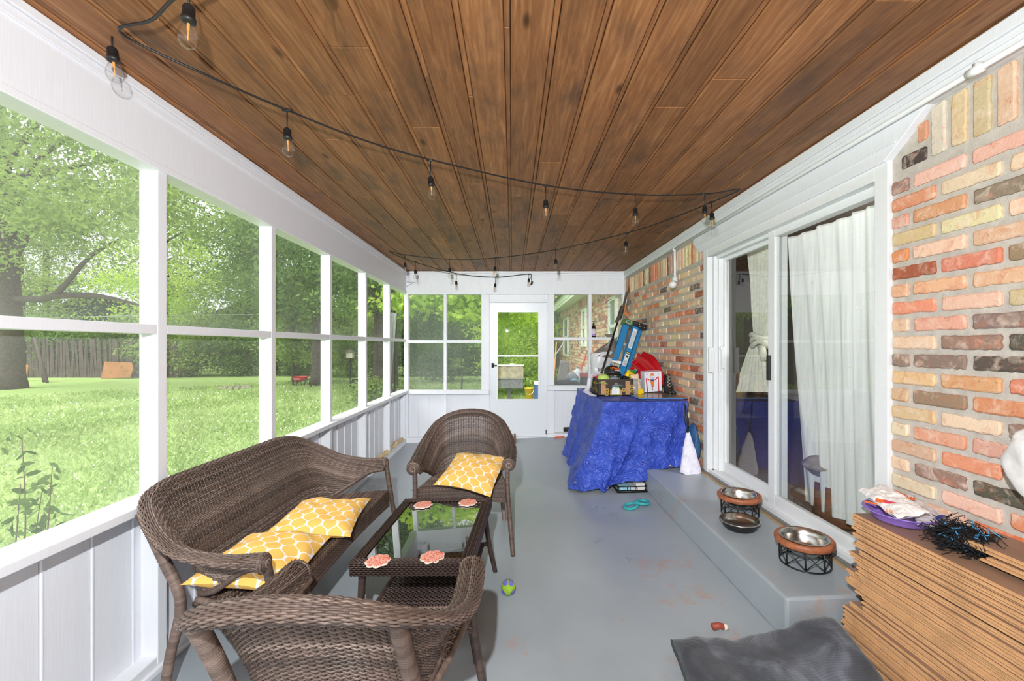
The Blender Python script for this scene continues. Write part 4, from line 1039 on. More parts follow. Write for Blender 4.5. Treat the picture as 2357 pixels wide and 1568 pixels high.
b = MB(); b.lathe([(.022, .03), (.021, .06), (.012, .10), (.008, .115), (0, .118)], n=14); b.obj('red_cap', cm('red_plastic', (214, 48, 52), rough=.35), rb, True)
def pillowbag(name, loc, w, h, d, R, mat, label, cat, amp=.006, seed=0):
    e = empty(name, loc, R=R); tag(e, label, cat)
    def f(u, v):
        a = u*2*PI; ed = min(1, (1-abs(v*2-1)**3)); return (w/2*math.copysign(abs(math.cos(a))**.6, math.cos(a)), d/2*math.sin(a)*ed**.6, h*v)
    crumple_obj('bag_body', f, 36, 22, mat, amp, 16, e, seed=seed); return e
yb_ = pillowbag('yellow_snack_bag', (1.22, 4.46, 1.05), .12, .16, .05, Matrix.Rotation(.2, 4, 'Z') @ Matrix.Rotation(math.radians(32), 4, 'Y'), cm('yellow_foil', (238, 198, 24), rough=.35), 'tilted yellow bag leaning at the right end of the fruit box', 'bag')
b = MB()
for k in range(6): b.bx(-.035, .03-.01*(k % 3), -.034, -.032, .05+.014*k, .054+.014*k)
b.obj('printed_lines', cm('print_dark', (70, 60, 30)), yb_)
pb = pillowbag('paper_bag', (1.325, 4.33, TZ+.016), .085, .21, .05, Matrix.Rotation(.1, 4, 'Z') @ Matrix.Rotation(math.radians(-12), 4, 'Y'), cm('beige_paper', (224, 200, 168), rough=.6), 'beige snack bag with yellow base standing left of the drinks carton', 'bag')
b = MB(); b.prism([(-.048, .0), (.048, .0), (.046, .05), (-.046, .045)], .004, Matrix(((1, 0, 0, 0), (0, 0, -1, -.033), (0, 1, 0, 0), (0, 0, 0, 1)))); b.obj('yellow_base', cm('yellow_foil', (238, 178, 44)), pb)
pillowbag('clear_bag', (1.275, 4.30, TZ+.010), .07, .17, .04, Matrix.Rotation(-.2, 4, 'Z'), cm('crinkled_grey_plastic', (168, 160, 156), rough=.25), 'crinkled greyish bag between fruit box and beige snack bag', 'bag', .009)
o = crumple_obj('garden_gloves', blob((1.235, 4.50, 1.10), (.085, .05, .05)), 26, 14, cm('khaki_fabric', (150, 134, 84), rough=.8), .022, 14); tag(o, 'khaki fabric bundle behind the yellow bag', 'fabric')
# folding bracket tool
tg = empty('folding_stand', (1.155, 4.72, .97), label='small tan and metal folding stand leaning on the blue ladder', cat='stand')
b = MB(); b.beam((-.03, 0, 0), (.01, .03, .31), .024, .01); b.beam((.05, 0, .02), (.055, .03, .28), .024, .01); b.obj('stand_leg', cm('tan_wood', (186, 158, 112)), tg, bevel=.003)
b = MB(); b.beam((-.01, .02, .32), (.075, .02, .29), .034, .014); b.obj('hinge_plate', cm('brass_plate', (150, 136, 104), rough=.4, metal=.6), tg, bevel=.003)
# white sack
sk = empty('white_sack', (1.17, 5.35, fz(1.17)), label='tall white plastic sack with a grey torn top behind the fruit box', cat='sack')
crumple_obj('sack_body', lambda u, v: (.17*math.copysign(abs(math.cos(u*2*PI))**.7, math.cos(u*2*PI))*(1-.15*v), .12*math.sin(u*2*PI)*(1-.3*v), 1.28*v), 40, 40, cm('sack_white', (206, 206, 206), rough=.35), .022, 6, sk)
crumple_obj('sack_top', lambda u, v: (.02+(.165-.11*v*v)*math.cos(u*2*PI)+.06*v, (.09-.04*v)*math.sin(u*2*PI), 1.22+.20*v+.07*v*math.cos(u*2*PI)), 36, 14, cm('sack_grey', (122, 112, 106), rough=.4), .024, 8, sk, seed=4)
text('SALT PE', .05, facing((.00, -.155, 1.06), (1, 0, 0), (0, 0, 1)), cm('print_dark', (50, 50, 50)), sk)
# ---- ladder
T_ = Vector((1.555, 5.32, 1.765)); Bt = Vector((.98, 5.15, fz(.98)+.02)); ax = (T_-Bt).normalized(); LLn = (T_-Bt).length
nrm = Vector((.05, -1, .0)); nrm = (nrm-ax*nrm.dot(ax)).normalized(); rt = ax.cross(nrm).normalized()
if rt.x < 0: rt = -rt
Ml = Matrix((rt, -nrm, ax)).transposed().to_4x4(); Ml.translation = Bt
ld = empty('step_ladder', R=Ml); ld.matrix_basis = Ml; tag(ld, 'blue fibreglass step ladder folded and leaning in the brick corner', 'ladder')
lbm = cm('ladder_blue', (30, 126, 182), rough=.45, var=.06)
def chan(x0, x1, y0, z0, z1, name='rail'):
    b = MB(); b.bx(x0, x1, y0, y0+.006, z0, z1); b.bx(x0, x0+.006, y0, y0+.035, z0, z1); b.bx(x1-.006, x1, y0, y0+.035, z0, z1); return b.obj(name, lbm, ld)
chan(-.105, -.02, .03, 0, LLn-.03); chan(.012, .095, -.02, 0, LLn-.03); chan(.115, .165, .05, 0, LLn-.03)
b = MB(); b.bx(-.112, -.015, .022, .03, .58, .66); b.obj('label_band', cm('ladder_green', (112, 156, 116)), ld)
for z in (.28, .57, .86, 1.15, 1.44):
    b = MB(); b.bx(-.10, .10, .035, .10, z, z+.03); b.obj('tread', M['alu'], ld)
b = MB(); b.beam((-.10, .02, 1.18), (.012, -.01, 1.21), .012, .035); b.beam((-.12, .02, 1.05), (-.02, .02, 1.19), .010, .02); b.beam((.09, .0, 1.08), (.14, .05, 1.02), .01, .03); b.obj('spreader', M['alu'], ld)
b = MB(); b.bx(.0, .185, -.045, .12, LLn-.035, LLn+.03); b.obj('top_cap', M['black'], ld, bevel=.008)
b = MB(); b.bx(-.115, -.0, -.035, .12, LLn-.045, LLn+.022); b.obj('green_cap', cm('cap_green', (74, 108, 62), rough=.45), ld, bevel=.008)
b = MB(); b.tube([(-.06+.035*math.cos(q), -.037, LLn-.012+.02*math.sin(q)) for q in np.linspace(0, 2*PI, 20)[:-1]], .0025, 5, closed=True); b.obj('cap_emblem', cm('print_white', (232, 232, 238)), ld)
b = MB()
for x, z in ((.03, LLn+.008), (.075, LLn+.010), (.09, LLn-.02), (.15, LLn-.015)): b.lathe([(0, .003), (.006, .001), (.007, 0)], (x, -.046, z), 8, Matrix.Rotation(PI/2, 4, 'X'))
b.obj('rivet', M['steel'], ld)
for (x0, x1, z0, z1, hz) in ((.028, .082, 1.42, 1.68, 0), (.028, .082, 1.18, 1.34, 1)):
    b = MB(); b.bx(x0, x1, -.0225, -.020, z0, z1); st = b.obj('warning_sticker', cm('sticker_white', (222, 224, 222), bmp=0), ld)
    b = MB(); zz = z0+.015
    while zz < z1-.03 - (.06 if hz else 0): b.bx(x0+.006, x1-.006, -.0232, -.0224, zz, zz+.003); zz += .009
    b.obj('printed_lines', cm('print_grey', (120, 122, 124), bmp=0), st)
    if hz:
        b = MB(); b.bx(x0, x1, -.024, -.0225, z1, z1+.03); b.bx(x0+.015, x0+.04, -.0232, -.0224, z1-.045, z1-.02); b.obj('sticker_header', M['black'], st)
        b = MB(); b.bx(x0+.006, x1-.006, -.0245, -.024, z1+.008, z1+.022); b.obj('sticker_yellow', cm('sticker_yellow', (226, 214, 90), bmp=0), st)
# ---- pole pruner
pp = empty('pole_saw', (0, 0, 0), label='black pole pruner with curved wooden tip leaning beside the ladder', cat='pruner')
b = MB(); b.tube([P(1330, 1000, 5.0), P(1387, 850, 5.06), P(1428, 722, 5.12)], .011, 8); b.obj('pole', M['blackmetal'], pp, True)
b = MB(); b.tube([P(1424, 735, 5.11), P(1434, 705, 5.12)], .03, 8); b.beam(P(1432, 715, 5.1), P(1443, 672, 5.1), .03, .02); b.beam(P(1430, 720, 5.08), P(1418, 742, 5.08), .05, .03); b.obj('cutting_head', cm('dark_bronze', (58, 46, 38), rough=.5), pp, bevel=.004)
b = MB(); b.beam(P(1440, 727, 5.08), P(1443, 722, 5.08), .02, .06); b.tube([P(1436, 722, 5.07), P(1441, 700, 5.07)], .009, 6); b.obj('orange_lever', cm('orange_brown', (190, 112, 50)), pp)
b = MB(); b.tube([tuple(q) for q in catmull([tuple(P(1435, 705, 5.12)), tuple(P(1441, 680, 5.14)), tuple(P(1444, 655, 5.16)), tuple(P(1441, 641, 5.17))], 12)], [.015]*9+[.012, .010, .006], 8); b.obj('curved_tip', cm('pole_wood', (150, 126, 104), rough=.5), pp, True)
# shampoo bottle on the window rail
sh = empty('pump_bottle', (1.245, YF-.02, 1.603), label='dark pump bottle with a lilac label standing on the window rail', cat='bottle')
sh.location = ((1367.5-CX)*(YF+.0)/F, YF+.04, 1.601)
b = MB(); b.lathe([(0, 0), (.030, 0), (.033, .01), (.033, .15), (.022, .175), (.011, .185), (.011, .20), (0, .20)], n=20); b.obj('bottle_body', cm('dark_plum', (34, 22, 32), rough=.2), sh, True)
b = MB(); b.lathe([(.0335, .02), (.034, .02), (.034, .13), (.0335, .13)], n=20); b.obj('paper_label', cm('label_cream', (220, 208, 214)), sh, True)
b = MB(); b.lathe([(.0342, .02), (.0346, .02), (.0346, .055), (.0342, .055)], n=20); b.obj('lilac_band', cm('label_lilac', (168, 146, 200)), sh, True)
b = MB(); b.lathe([(.012, .20), (.012, .215), (.004, .216), (.004, .24), (0, .24)], n=12); b.beam((-.018, 0, .243), (.01, 0, .243), .012, .01); b.obj('pump', M['black'], sh)
# torch on the floor by the far wall, draft piece
tc = empty('black_torch', (0, 0, 0), label='small black and yellow torch on the ledge left of the tarpaulin', cat='torch')
b = MB(); b.tube([(.78, YF-.06, .215), (.90, YF-.07, .225)], [.034, .03], 12); b.obj('barrel', M['black'], tc, True)
b = MB(); b.tube([(.772, YF-.06, .215), (.78, YF-.06, .215)], .030, 12); b.obj('lens_ring', cm('lens_olive', (150, 150, 60)), tc, True)
b = MB(); b.bx(-.05, .09, 0, .04, 0, .028, Matrix.Translation((.70, YF-.10, .085)) @ Matrix.Rotation(.2, 4, 'Z')); tag(b.obj('orange_strip', cm('orange_plastic', (222, 90, 40)), None, bevel=.003), 'thin orange plastic strip on the ledge under the torch', 'strip')
b = MB(); b.bx(.045, .075, 5.93, 6.2, fz(0), fz(0)+.09); tag(b.obj('brown_brick', cm('brown_block', (124, 92, 82), rough=.9), None, bevel=.004), 'brown block on the floor by the screen door, behind the wicker chair', 'block')
bpy.data.objects['brown_brick'].location = (-.02, 0, 0)
# ---- low rack under tarp
rk = empty('wire_tray', (1.13, 3.92, 0), label='low black wire tray of packets peeking out under the tarpaulin', cat='tray')
b = MB(); zf = fz(1.05)
for z in (.012, .06): b.tube([(-.15, -.10, zf+z), (.115, -.10, zf+z+.006), (.115, .2, zf+z), (-.15, .2, zf+z)], .005 if z > .03 else .012, 6, closed=True)
for x in np.linspace(-.15, .115, 4): b.tube([(x, -.10, zf+.012), (x, -.10, zf+.062)], .004, 6)
b.obj('wire_frame', M['black'], rk, True)
for nm, x0, x1, c, lb in (('blue_packet', 1.0, 1.10, (150, 200, 214), 'pale blue packet lying in the wire tray under the tarpaulin'), ('white_packet', 1.155, 1.235, (226, 222, 216), 'white packet at the right end of the wire tray under the tarpaulin'), ('grey_packet', 1.107, 1.148, (190, 200, 204), 'small grey packet between the blue and white ones in the tray')):
    b = MB(); b.bx(x0, x1, 3.84, 4.0, zf+.02, zf+(.085 if 'white' in nm else .058)); tag(b.obj(nm, cm(nm+'_card', c), None, bevel=.003), lb, 'packet')
# ---- bags on the step by the wall
bw_ = empty('white_drawstring_bag', (1.60, 3.70, fz(1.60)+.208), label='limp white bag standing on the grey step beside the tarpaulin', cat='bag')
crumple_obj('bag_body', lambda u, v: (.085*(1-v)**.8*math.cos(u*2*PI)+.01*math.cos(u*2*PI)-.02*v, (.05*(1-v)+.012)*math.sin(u*2*PI), .36*v), 40, 26, cm('white_cotton', (226, 222, 234)), .009, 12, bw_)
b = MB(); b.tube([(-.02, 0, .35), (-.035, -.01, .45), (-.045, 0, .60)], .006, 6); b.tube([(-.03, 0, .35), (-.05, .01, .48), (-.05, 0, .62)], .004, 6); b.obj('strap', M['black'], bw_, True)
bb_ = empty('blue_plastic_bag', (1.665, 3.80, fz(1.66)+.212), label='crumpled dark blue bag against the bricks behind the white bag', cat='bag')
crumple_obj('bag_body', lambda u, v: (.045*math.cos(u*2*PI)*math.sin(v*PI)**.5+.01, .085*math.sin(u*2*PI)*math.sin(v*PI)**.5, .02+.40*v), 36, 26, cm('denim_blue_plastic', (44, 88, 128), rough=.4), .018, 9, bb_, seed=9)
# ---- teal dog toy
ty = empty('dog_tug_toy', (1.06, 3.50, fz(1.06)), rz=.42, floor=True, label='teal figure-eight rubber dog toy on the floor below the step', cat='dog toy')
b = MB(); b.tube([(-.065+.052*math.cos(q), .046*math.sin(q), .018+.008*math.cos(q)) for q in np.linspace(0, 2*PI, 30)[:-1]], .0125, 10, closed=True); b.tube([(.065+.052*math.cos(q), .046*math.sin(q), .018-.004*math.cos(q)+.008) for q in np.linspace(0, 2*PI, 30)[:-1]], .0125, 10, closed=True)
b.tube([(-.02, .0, .022), (.0, 0, .030), (.02, 0, .022)], .019, 10)
b.obj('rubber_rings', cm('teal_rubber', (52, 160, 164), rough=.5), ty, True)
# ---- dog bowls
def wire_stand(px, py, label, X, Y):
    e = empty('bowl_stand', (X, Y, fz(X)+.205), floor=True); tag(e, label, 'bowl stand')
    R1, H = .128, .108
    b = MB(); b.lathe([(.098, H), (R1, H), (R1+.006, H+.006), (R1+.006, H+.026), (R1, H+.032), (.104, H+.032), (.098, H)], n=48); b.obj('wood_ring', M['bowlwood'], e, True)
    b = MB(); Rw = .112
    for z in (.006, H-.004): b.tube([(Rw*math.cos(q), Rw*math.sin(q), z) for q in np.linspace(0, 2*PI, 41)[:-1]], .0045, 6, closed=True)
    for k in range(8):
        a = k*PI/4+.2; p0 = (Rw*math.cos(a), Rw*math.sin(a)); b.tube([(*p0, .006), (*p0, H)], .004, 6)
        a2 = a+PI/4; p1 = (Rw*math.cos(a2), Rw*math.sin(a2)); pm = ((p0[0]+p1[0])/2*1.04, (p0[1]+p1[1])/2*1.04); b.tube([(*p0, .012), (*pm, H*.5), (*p1, H-.012)], .0025, 5); b.tube([(*p0, H-.012), (*pm, H*.5), (*p1, .012)], .0025, 5)
    b.obj('wire_base', M['blackmetal'], e, True)
    b = MB(); b.lathe([(.112, H+.034), (.108, H+.037), (.100, H+.034), (.094, H+.005), (.082, H-.03), (.066, H-.045), (0, H-.047)], n=48); b.obj('steel_bowl', M['steel'], e, True)
    return e
wire_stand(0, 0, 'raised dog bowl in a wooden ring farther along the step', 1.545, 2.80)
wire_stand(0, 0, 'raised dog bowl in a wooden ring at the near end of the step', 1.54, 2.17)
e = empty('dog_bowl', (1.435, 2.60, fz(1.43)+.205), floor=True, label='low steel dog bowl with a black base in front of the far stand', cat='bowl')
b = MB(); b.lathe([(.0, .0), (.085, .0), (.096, .012), (.104, .045), (.104, .046), (.102, .044), (.086, .008), (0, .004)], n=40); b.obj('black_base', M['black'], e, True)
b = MB(); b.lathe([(.108, .046), (.116, .05), (.114, .055), (.104, .052), (.094, .03), (.078, .012), (0, .010)], n=48); b.obj('steel_bowl', M['steel'], e, True)
# ---- dog bed
dbd = empty('dog_bed', (0, 0, 0), label='large charcoal corduroy dog bed lying against the end of the step', cat='dog bed')
FL, FR, NL, NR = (Vector(q) for q in ((.715, 1.845, 0), (1.395, 1.80, 0), (.60, .95, 0), (1.30, .90, 0)))
def bed(u, v, s):
    p = (NL.lerp(NR, u)).lerp(FL.lerp(FR, u), v)
    e = ((1-abs(u*2-1)**7)*(1-abs(v*2-1)**7)); e = max(e, 0)**.35
    h = .105 + .055*max(0, u-.35)*v*v*2 + .11*max(0, u-.45)**1.3*v**2 + .016*nz((u*3, v*3, 1), 1.5)
    h += -.02*math.exp(-((u-.33)/.12)**2)*v**3
    base = fz(p.x)+.01+.05*max(0, u-.6)*v
    mid = base+h*.5; q = mid + s*h*.5*e
    p += Vector((.012*nz((u*4, v*4, 2), 2), .022*nz((u*6, v*3, 5), 1.6)*v, 0))
    return (p.x, p.y, q)
b = MB(); b.grid(lambda u, v: bed(u, v, 1), 90, 90); b.obj('corduroy_top', M['cordu'], dbd, True)
b = MB(); b.grid(lambda u, v: bed(u, v, -1), 40, 40); b.f = [f[::-1] for f in b.f]; b.obj('underside', cm('bed_base', (52, 60, 60), rough=.9), dbd, True)
b = MB(); rim_ = [bed(i/30, 1, 0) for i in range(31)] + [bed(1, 1-i/30, 0) for i in range(1, 31)] + [bed(1-i/30, 0, 0) for i in range(1, 31)] + [bed(0, i/30, 0) for i in range(1, 30)]
b.tube(rim_, .006, 6, closed=True); b.obj('piping', cm('bed_piping', (58, 66, 68), rough=.9), dbd, True)
bn = empty('chew_bone', (1.0, 1.985, fz(1.0)+.018), label='small red and white chew lying behind the dog bed', cat='dog toy')
b = MB(); b.tube([(-.035, 0, 0), (.0, .004, .004), (.02, 0, 0)], [.016, .014, .013], 10); b.obj('red_end', cm('brick_red', (160, 72, 54)), bn, True)
b = MB(); b.tube([(.02, 0, 0), (.036, -.004, 0)], [.016, .012], 10); b.obj('white_end', cm('bone_white', (222, 206, 190)), bn, True)
# ---- plank stack
r = random.Random(21)
edge_m = plain('plank_core', S(206, 158, 112), .75, var=.14, scale=20, bmp=.25, bs=60, spec=.15); face_m = plain('plank_face', S(150, 118, 96), .5, var=.10, scale=9, bmp=.05)
dk_m = plain('plank_groove', S(70, 46, 30), .9, bmp=0)
def plank_mesh(w, ln, th=.0098):
    b = MB(); hw = w/2
    b.cur = 0; b.bx(-hw, hw, -ln, 0, 0, th*.72); b.bx(-hw+.003, hw-.004, -ln, -.003, th*.72, th-.0006)
    b.cur = 1; b.bx(-hw+.003, hw-.004, -ln, -.003, th-.0006, th)
    b.cur = 2; b.bx(-hw+.003, hw-.001, -ln+.001, -.001, -.0009, 0)
    return b
protos = [plank_mesh(.235, 1.45).obj('flooring_plank', [edge_m, face_m, dk_m]), plank_mesh(.245, 1.42).obj('flooring_plank', [edge_m, face_m, dk_m])]
g0 = 'brown flooring planks stacked against the brick wall'
z = fz(1.6)+.002; NP = 55; pitch_ = .621/NP; run = 0; offy = 0; offx = 0
for k in range(NP):
    if r.random() < .28 or k in (0, 18, 40): offy = r.uniform(-.05, .02); offx = r.uniform(-.012, .008)
    o = protos[k % 2] if k < 2 else protos[k % 2].copy()
    if k >= 2: COL.objects.link(o)
    ext = .022 if k < 20 else 0
    o.location = (1.602+offx+r.uniform(-.004, .004)-(.004 if k < 20 else 0), 1.805+offy+ext+r.uniform(-.010, .010) - (.03 if 19 < k < 26 else 0), z); z += pitch_
    o.rotation_euler = (0, -.0, r.uniform(-.004, .004))
    tag(o, 'brown flooring plank in the tall stack leaning on the brick wall', 'plank', g0)
zt = z
pm = plank_mesh(.165, 1.05).obj('flooring_plank', [edge_m, face_m, dk_m])
for k in range(4):
    o = pm if k == 0 else pm.copy()
    if k: COL.objects.link(o)
    o.location = (1.645-(.012 if k < 2 else 0), 1.37+(.09 if k > 1 else -.02*k), zt+.012+.0125*k); o.rotation_euler = (-.008, 0, .02-.01*k)
    tag(o, 'loose narrow flooring plank on top of the tall stack', 'plank', 'loose planks on top of the stack')
# ---- things on the stack
e = empty('purple_dish', (1.60, 1.70, zt+.001), label='shallow purple plastic dish on the far end of the plank stack', cat='dish')
b = MB(); b.lathe([(0, .004), (.078, .004), (.088, .012), (.098, .036), (.122, .044), (.123, .041), (.100, .031), (.091, .008), (.082, 0), (0, 0)], n=44); b.obj('moulded_dish', cm('purple_plastic', (150, 118, 204), rough=.35), e, True)
def sheetbag(name, c0, c1, c2, c3, th, mat, label, seed, amp=.012, parent=None):
    c0, c1, c2, c3 = map(Vector, (c0, c1, c2, c3)); e = empty(name, (0, 0, 0)); tag(e, label, 'bag')
    for s in (1, -1):
        def f(u, v):
            p = c0.lerp(c1, u).lerp(c3.lerp(c2, u), v); ed = (1-abs(u*2-1)**4)*(1-abs(v*2-1)**4)
            return (p.x, p.y, p.z+s*th/2*max(ed, 0)**.5+.6*crum((p.x*2+seed, p.y*2, 0), amp, 9)+.5*crum((p.x+seed, p.y, s), amp, 20)*(1 if s > 0 else .3))
        b = MB(); b.grid(f, 34, 28)
        if s < 0: b.f = [q[::-1] for q in b.f]
        o = b.obj('upper_sheet' if s > 0 else 'lower_sheet', mat, e, False)
    return e
zb_ = zt+.05
wbg = sheetbag('white_food_bag', P(1975, 1128, 1.86), P(2068, 1196, 1.60), P(2140, 1178, 1.60), P(2028, 1116, 1.90), .035, cm('white_poly', (236, 232, 228), rough=.4), 'empty white plastic bag with orange print lying over the purple dish', 2)
og = cm('print_orange_red', (240, 112, 40), bmp=0)
pls = [(2030, 1156, 1.72, .020, .014, og), (2050, 1160, 1.69, .022, .010, cm('print_magenta', (226, 60, 90), bmp=0)), (2096, 1149, 1.74, .013, .013, og), (2004, 1160, 1.72, .020, .006, og)]
for (px, py, Y, w_, h_, m_) in pls:
    p = P(px, py, Y); p.z += .004; b = MB(); Mm = Matrix.Translation(p) @ Matrix.Rotation(-.9, 4, 'Z') @ Matrix.Rotation(math.radians(14), 4, 'X'); b.bx(-w_, w_, -h_, h_, 0, .0015, Mm); b.obj('printed_patch', m_, wbg)
text('M', .022, facing(P(2096, 1148, 1.73)+Vector((0, 0, .008)), (1, -.6, 0), (.4, 1, .3)), cm('print_white', (232, 232, 238)), wbg)
text('50', .022, facing(P(2044, 1183, 1.62)+Vector((0, -.004, .012)), (1, -.8, -.1), (.4, .6, .6)), og, wbg)
m_, t_, b_ = nt('clear_plastic'); b_.inputs['Base Color'].default_value = (.8, .78, .78, 1); b_.inputs['Roughness'].default_value = .25; b_.inputs['Alpha'].default_value = .6
M['clearp'] = m_
sheetbag('clear_plastic_bag', P(2082, 1132, 1.86), P(2110, 1205, 1.60), P(2160, 1216, 1.58), P(2184, 1148, 1.80), .03, M['clearp'], 'greyish see-through plastic bag lying between the white bag and bricks', 8, .014)
# box of foil
fbx = empty('blue_white_tube', (0, 0, 0), label='blue and white cardboard tube lying along the bricks on the planks', cat='tube')
a_, c_ = P(2172, 1200, 1.62), P(2272, 1228, 1.42); a_.z = zt+.03; c_.z = zt+.045
b = MB(); b.tube([a_, c_], .026, 16); b.obj('paper_body', cm('tube_silver', (196, 194, 204), rough=.3), fbx, True)
b = MB(); d_ = (c_-a_).normalized(); b.tube([a_-d_*.004, a_+d_*.012], .0275, 16); b.obj('blue_end', cm('tube_blue', (30, 52, 140), rough=.35), fbx, True)
# rope toy
rt_ = empty('rope_toy', (0, 0, 0), label='frayed black and blue rope dog toy on the plank stack', cat='dog toy')
cR = P(2212, 1232, 1.47); cR.z = zt+.045; rr = random.Random(5)
for nm, mt, n_, rad in (('black_strands', cm('black_yarn', (26, 24, 26), rough=.9), 900, .0013), ('blue_strands', cm('blue_yarn', (84, 168, 220), rough=.8), 46, .0019)):
    b = MB()
    for k in range(n_):
        a = Vector((rr.gauss(0, .026), rr.gauss(0, .032), rr.uniform(-.035, .03))); dr = Vector((rr.gauss(0, 1), rr.gauss(-.6, 1), rr.gauss(-.1, .5))).normalized(); L_ = rr.uniform(.02, .055)
        cv = Vector((rr.gauss(0, 1), rr.gauss(0, 1), rr.gauss(0, .6)))*.018
        cv2 = Vector((rr.gauss(0, 1), rr.gauss(0, 1), rr.gauss(0, .6)))*.012
        pts = [Vector(q) for q in catmull([tuple(q) for q in (cR+a, cR+a+dr*L_*.35+cv, cR+a+dr*L_*.7-cv2, cR+a+dr*L_+Vector((0, 0, -.012))+cv)], 7)]
        for q in pts:
            if q.z < zt+.004 and q.x > 1.49: q.z = zt+.004
            q.x = min(q.x, 1.715)
        b.tube(pts, rad, 3)
    b.obj(nm, mt, rt_, True)
# hanging bag top right
hb = empty('hanging_white_bag', (1.69, 1.16, 1.42), label='white plastic bag hanging on the bricks at the right edge above the planks', cat='bag')
crumple_obj('bag_body', lambda u, v: (-.055+.055*math.cos(u*2*PI)*math.sin(v*PI)**.5, (.17*math.sin(u*2*PI)+.03)*math.sin(v*PI)**.6+.02*v, -.50+.36*v), 40, 26, cm('white_poly', (236, 232, 228)), .020, 7, hb, seed=3)
b = MB(); b.tube([(-.03, -.05, -.17), (.0, -.02, -.06), (.02, 0, 0), (.0, .03, -.06), (-.03, .08, -.17)], .008, 6); b.obj('bag_handle', cm('white_poly', (236, 232, 228)), hb, True)
b = MB(); b.tube([(.0, 0, .004), (.06, 0, .0)], .004, 6); b.obj('wall_nail', M['steel'], hb)
# ================================================================== YARD
GZ = -.27
def np_mesh(name, V, Fc, mat, parent=None, col=None, smooth=False):
    me = bpy.data.meshes.new(name); nv = len(V); nf, k = Fc.shape
    me.vertices.add(nv); me.vertices.foreach_set('co', V.astype(np.float32).ravel())
    me.loops.add(nf*k); me.loops.foreach_set('vertex_index', Fc.astype(np.int32).ravel())
    me.polygons.add(nf); me.polygons.foreach_set('loop_start', np.arange(0, nf*k, k, dtype=np.int32))
    me.materials.append(mat); me.update(calc_edges=True)
    if col is not None:
        ca = me.color_attributes.new('Col', 'FLOAT_COLOR', 'POINT'); c = np.ones((nv, 4), np.float32); c[:, :3] = col[:, None]; ca.data.foreach_set('color', c.ravel())
    me.validate()
    o = bpy.data.objects.new(name, me); COL.objects.link(o); o.parent = parent; return o
rg = np.random.default_rng(5)
def leaves(name, C, sz, mat, parent, lobed=False, tone=None, droop=.3):
    n = len(C); a = rg.normal(size=(n, 3)); a[:, 2] -= droop; a /= np.linalg.norm(a, axis=1)[:, None]
    b = rg.normal(size=(n, 3)); b -= (b*a).sum(1)[:, None]*a; b /= np.linalg.norm(b, axis=1)[:, None]; c = np.cross(a, b)
    s = sz*rg.uniform(.6, 1.3, n)[:, None]
    if lobed:
        shp = []
        for i in range(14):
            q = i/14*2*PI; r_ = 1.0 if i % 2 == 0 else .52
            if i in (6, 8): r_ = .5
            shp.append((r_*math.cos(q), r_*math.sin(q)))
    else: shp = [(1, 0), (.25, .38), (-.6, .30), (-1, 0), (-.6, -.30), (.25, -.38)]
    k = len(shp)
    V = np.stack([C+a*s*x+b*s*y+c*s*.18*(x*x) for x, y in shp], 1).reshape(-1, 3)
    Fc = np.arange(n*k).reshape(n, k)
    t_ = (rg.random(n) if tone is None else tone)
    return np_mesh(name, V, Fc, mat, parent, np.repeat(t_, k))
def clumped(n, ncl, cen, rad, spread, fill=.25, zmin=None):
    d = rg.normal(size=(ncl, 3)); d /= np.linalg.norm(d, axis=1)[:, None]
    cl = np.array(cen)+d*np.array(rad)*(rg.uniform(.45, 1, ncl)[:, None])
    k = rg.integers(0, ncl, n); p = cl[k]+rg.normal(size=(n, 3))*spread*np.array([1, 1, .45])
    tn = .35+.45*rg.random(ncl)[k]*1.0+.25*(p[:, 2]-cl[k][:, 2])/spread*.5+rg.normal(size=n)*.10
    if zmin is not None: m = p[:, 2] > zmin; p = p[m]; tn = tn[m]
    return p, np.clip(tn, 0, 1)
ground = struct(mesh_plain('ground', [(-60, -8, GZ), (30, -8, GZ), (30, 60, GZ), (-60, 60, GZ)], [(0, 1, 2, 3)], M['lawn']))
# grass tufts
n = 150000; Y = 22*rg.random(n)**1.0; 
D = rg.random(n)**1.6*20+1.9; ang = rg.uniform(-.95, 1.62, n)
X = -D*np.sin(ang); Y = D*np.cos(ang)
m = (((X < XL-.3) | (Y > YF+.4)) & (Y > -1) & (Y < 22) & (X > -26) & (X < 1.6)); X, Y, D = X[m], Y[m], D[m]; n = len(X)
h = (.030+.05*rg.random(n))*(1+D*.03); wd = .006+.0018*D; th = rg.uniform(0, 2*PI, n); lx, ly = rg.normal(size=n)*h*.6, rg.normal(size=n)*h*.6
V = np.zeros((n, 3, 3)); V[:, 0] = np.stack([X-np.cos(th)*wd, Y-np.sin(th)*wd, np.full(n, GZ)], 1); V[:, 1] = np.stack([X+np.cos(th)*wd, Y+np.sin(th)*wd, np.full(n, GZ)], 1); V[:, 2] = np.stack([X+lx, Y+ly, GZ+h], 1)
o = np_mesh('grass', V.reshape(-1, 3), np.arange(n*3).reshape(n, 3), M['grass'], None, np.repeat(np.clip(.45+.3*np.sin(X*1.3+np.sin(Y*.9)*2)*np.cos(Y*1.1)+rg.normal(size=n)*.2, 0, 1), 3))
tag(o, 'short bright green grass and clover of the back yard', 'grass', kind='stuff')
n = 2600; D = rg.random(n)**1.4*16+2.2; ang = rg.uniform(-.8, 1.5, n); X = -D*np.sin(ang); Y = D*np.cos(ang); m = (X < XL-.5) & (Y > -.5) & (Y < 21); X, Y, D = X[m], Y[m], D[m]; n = len(X)
s_ = .005+.0008*D; V = np.zeros((n, 4, 3)); z = GZ+.06+.04*rg.random(n)
for i, (a, b_) in enumerate(((-1, 0), (0, -1), (1, 0), (0, 1))): V[:, i] = np.stack([X+a*s_, Y+b_*s_*.4, z+b_*s_], 1)
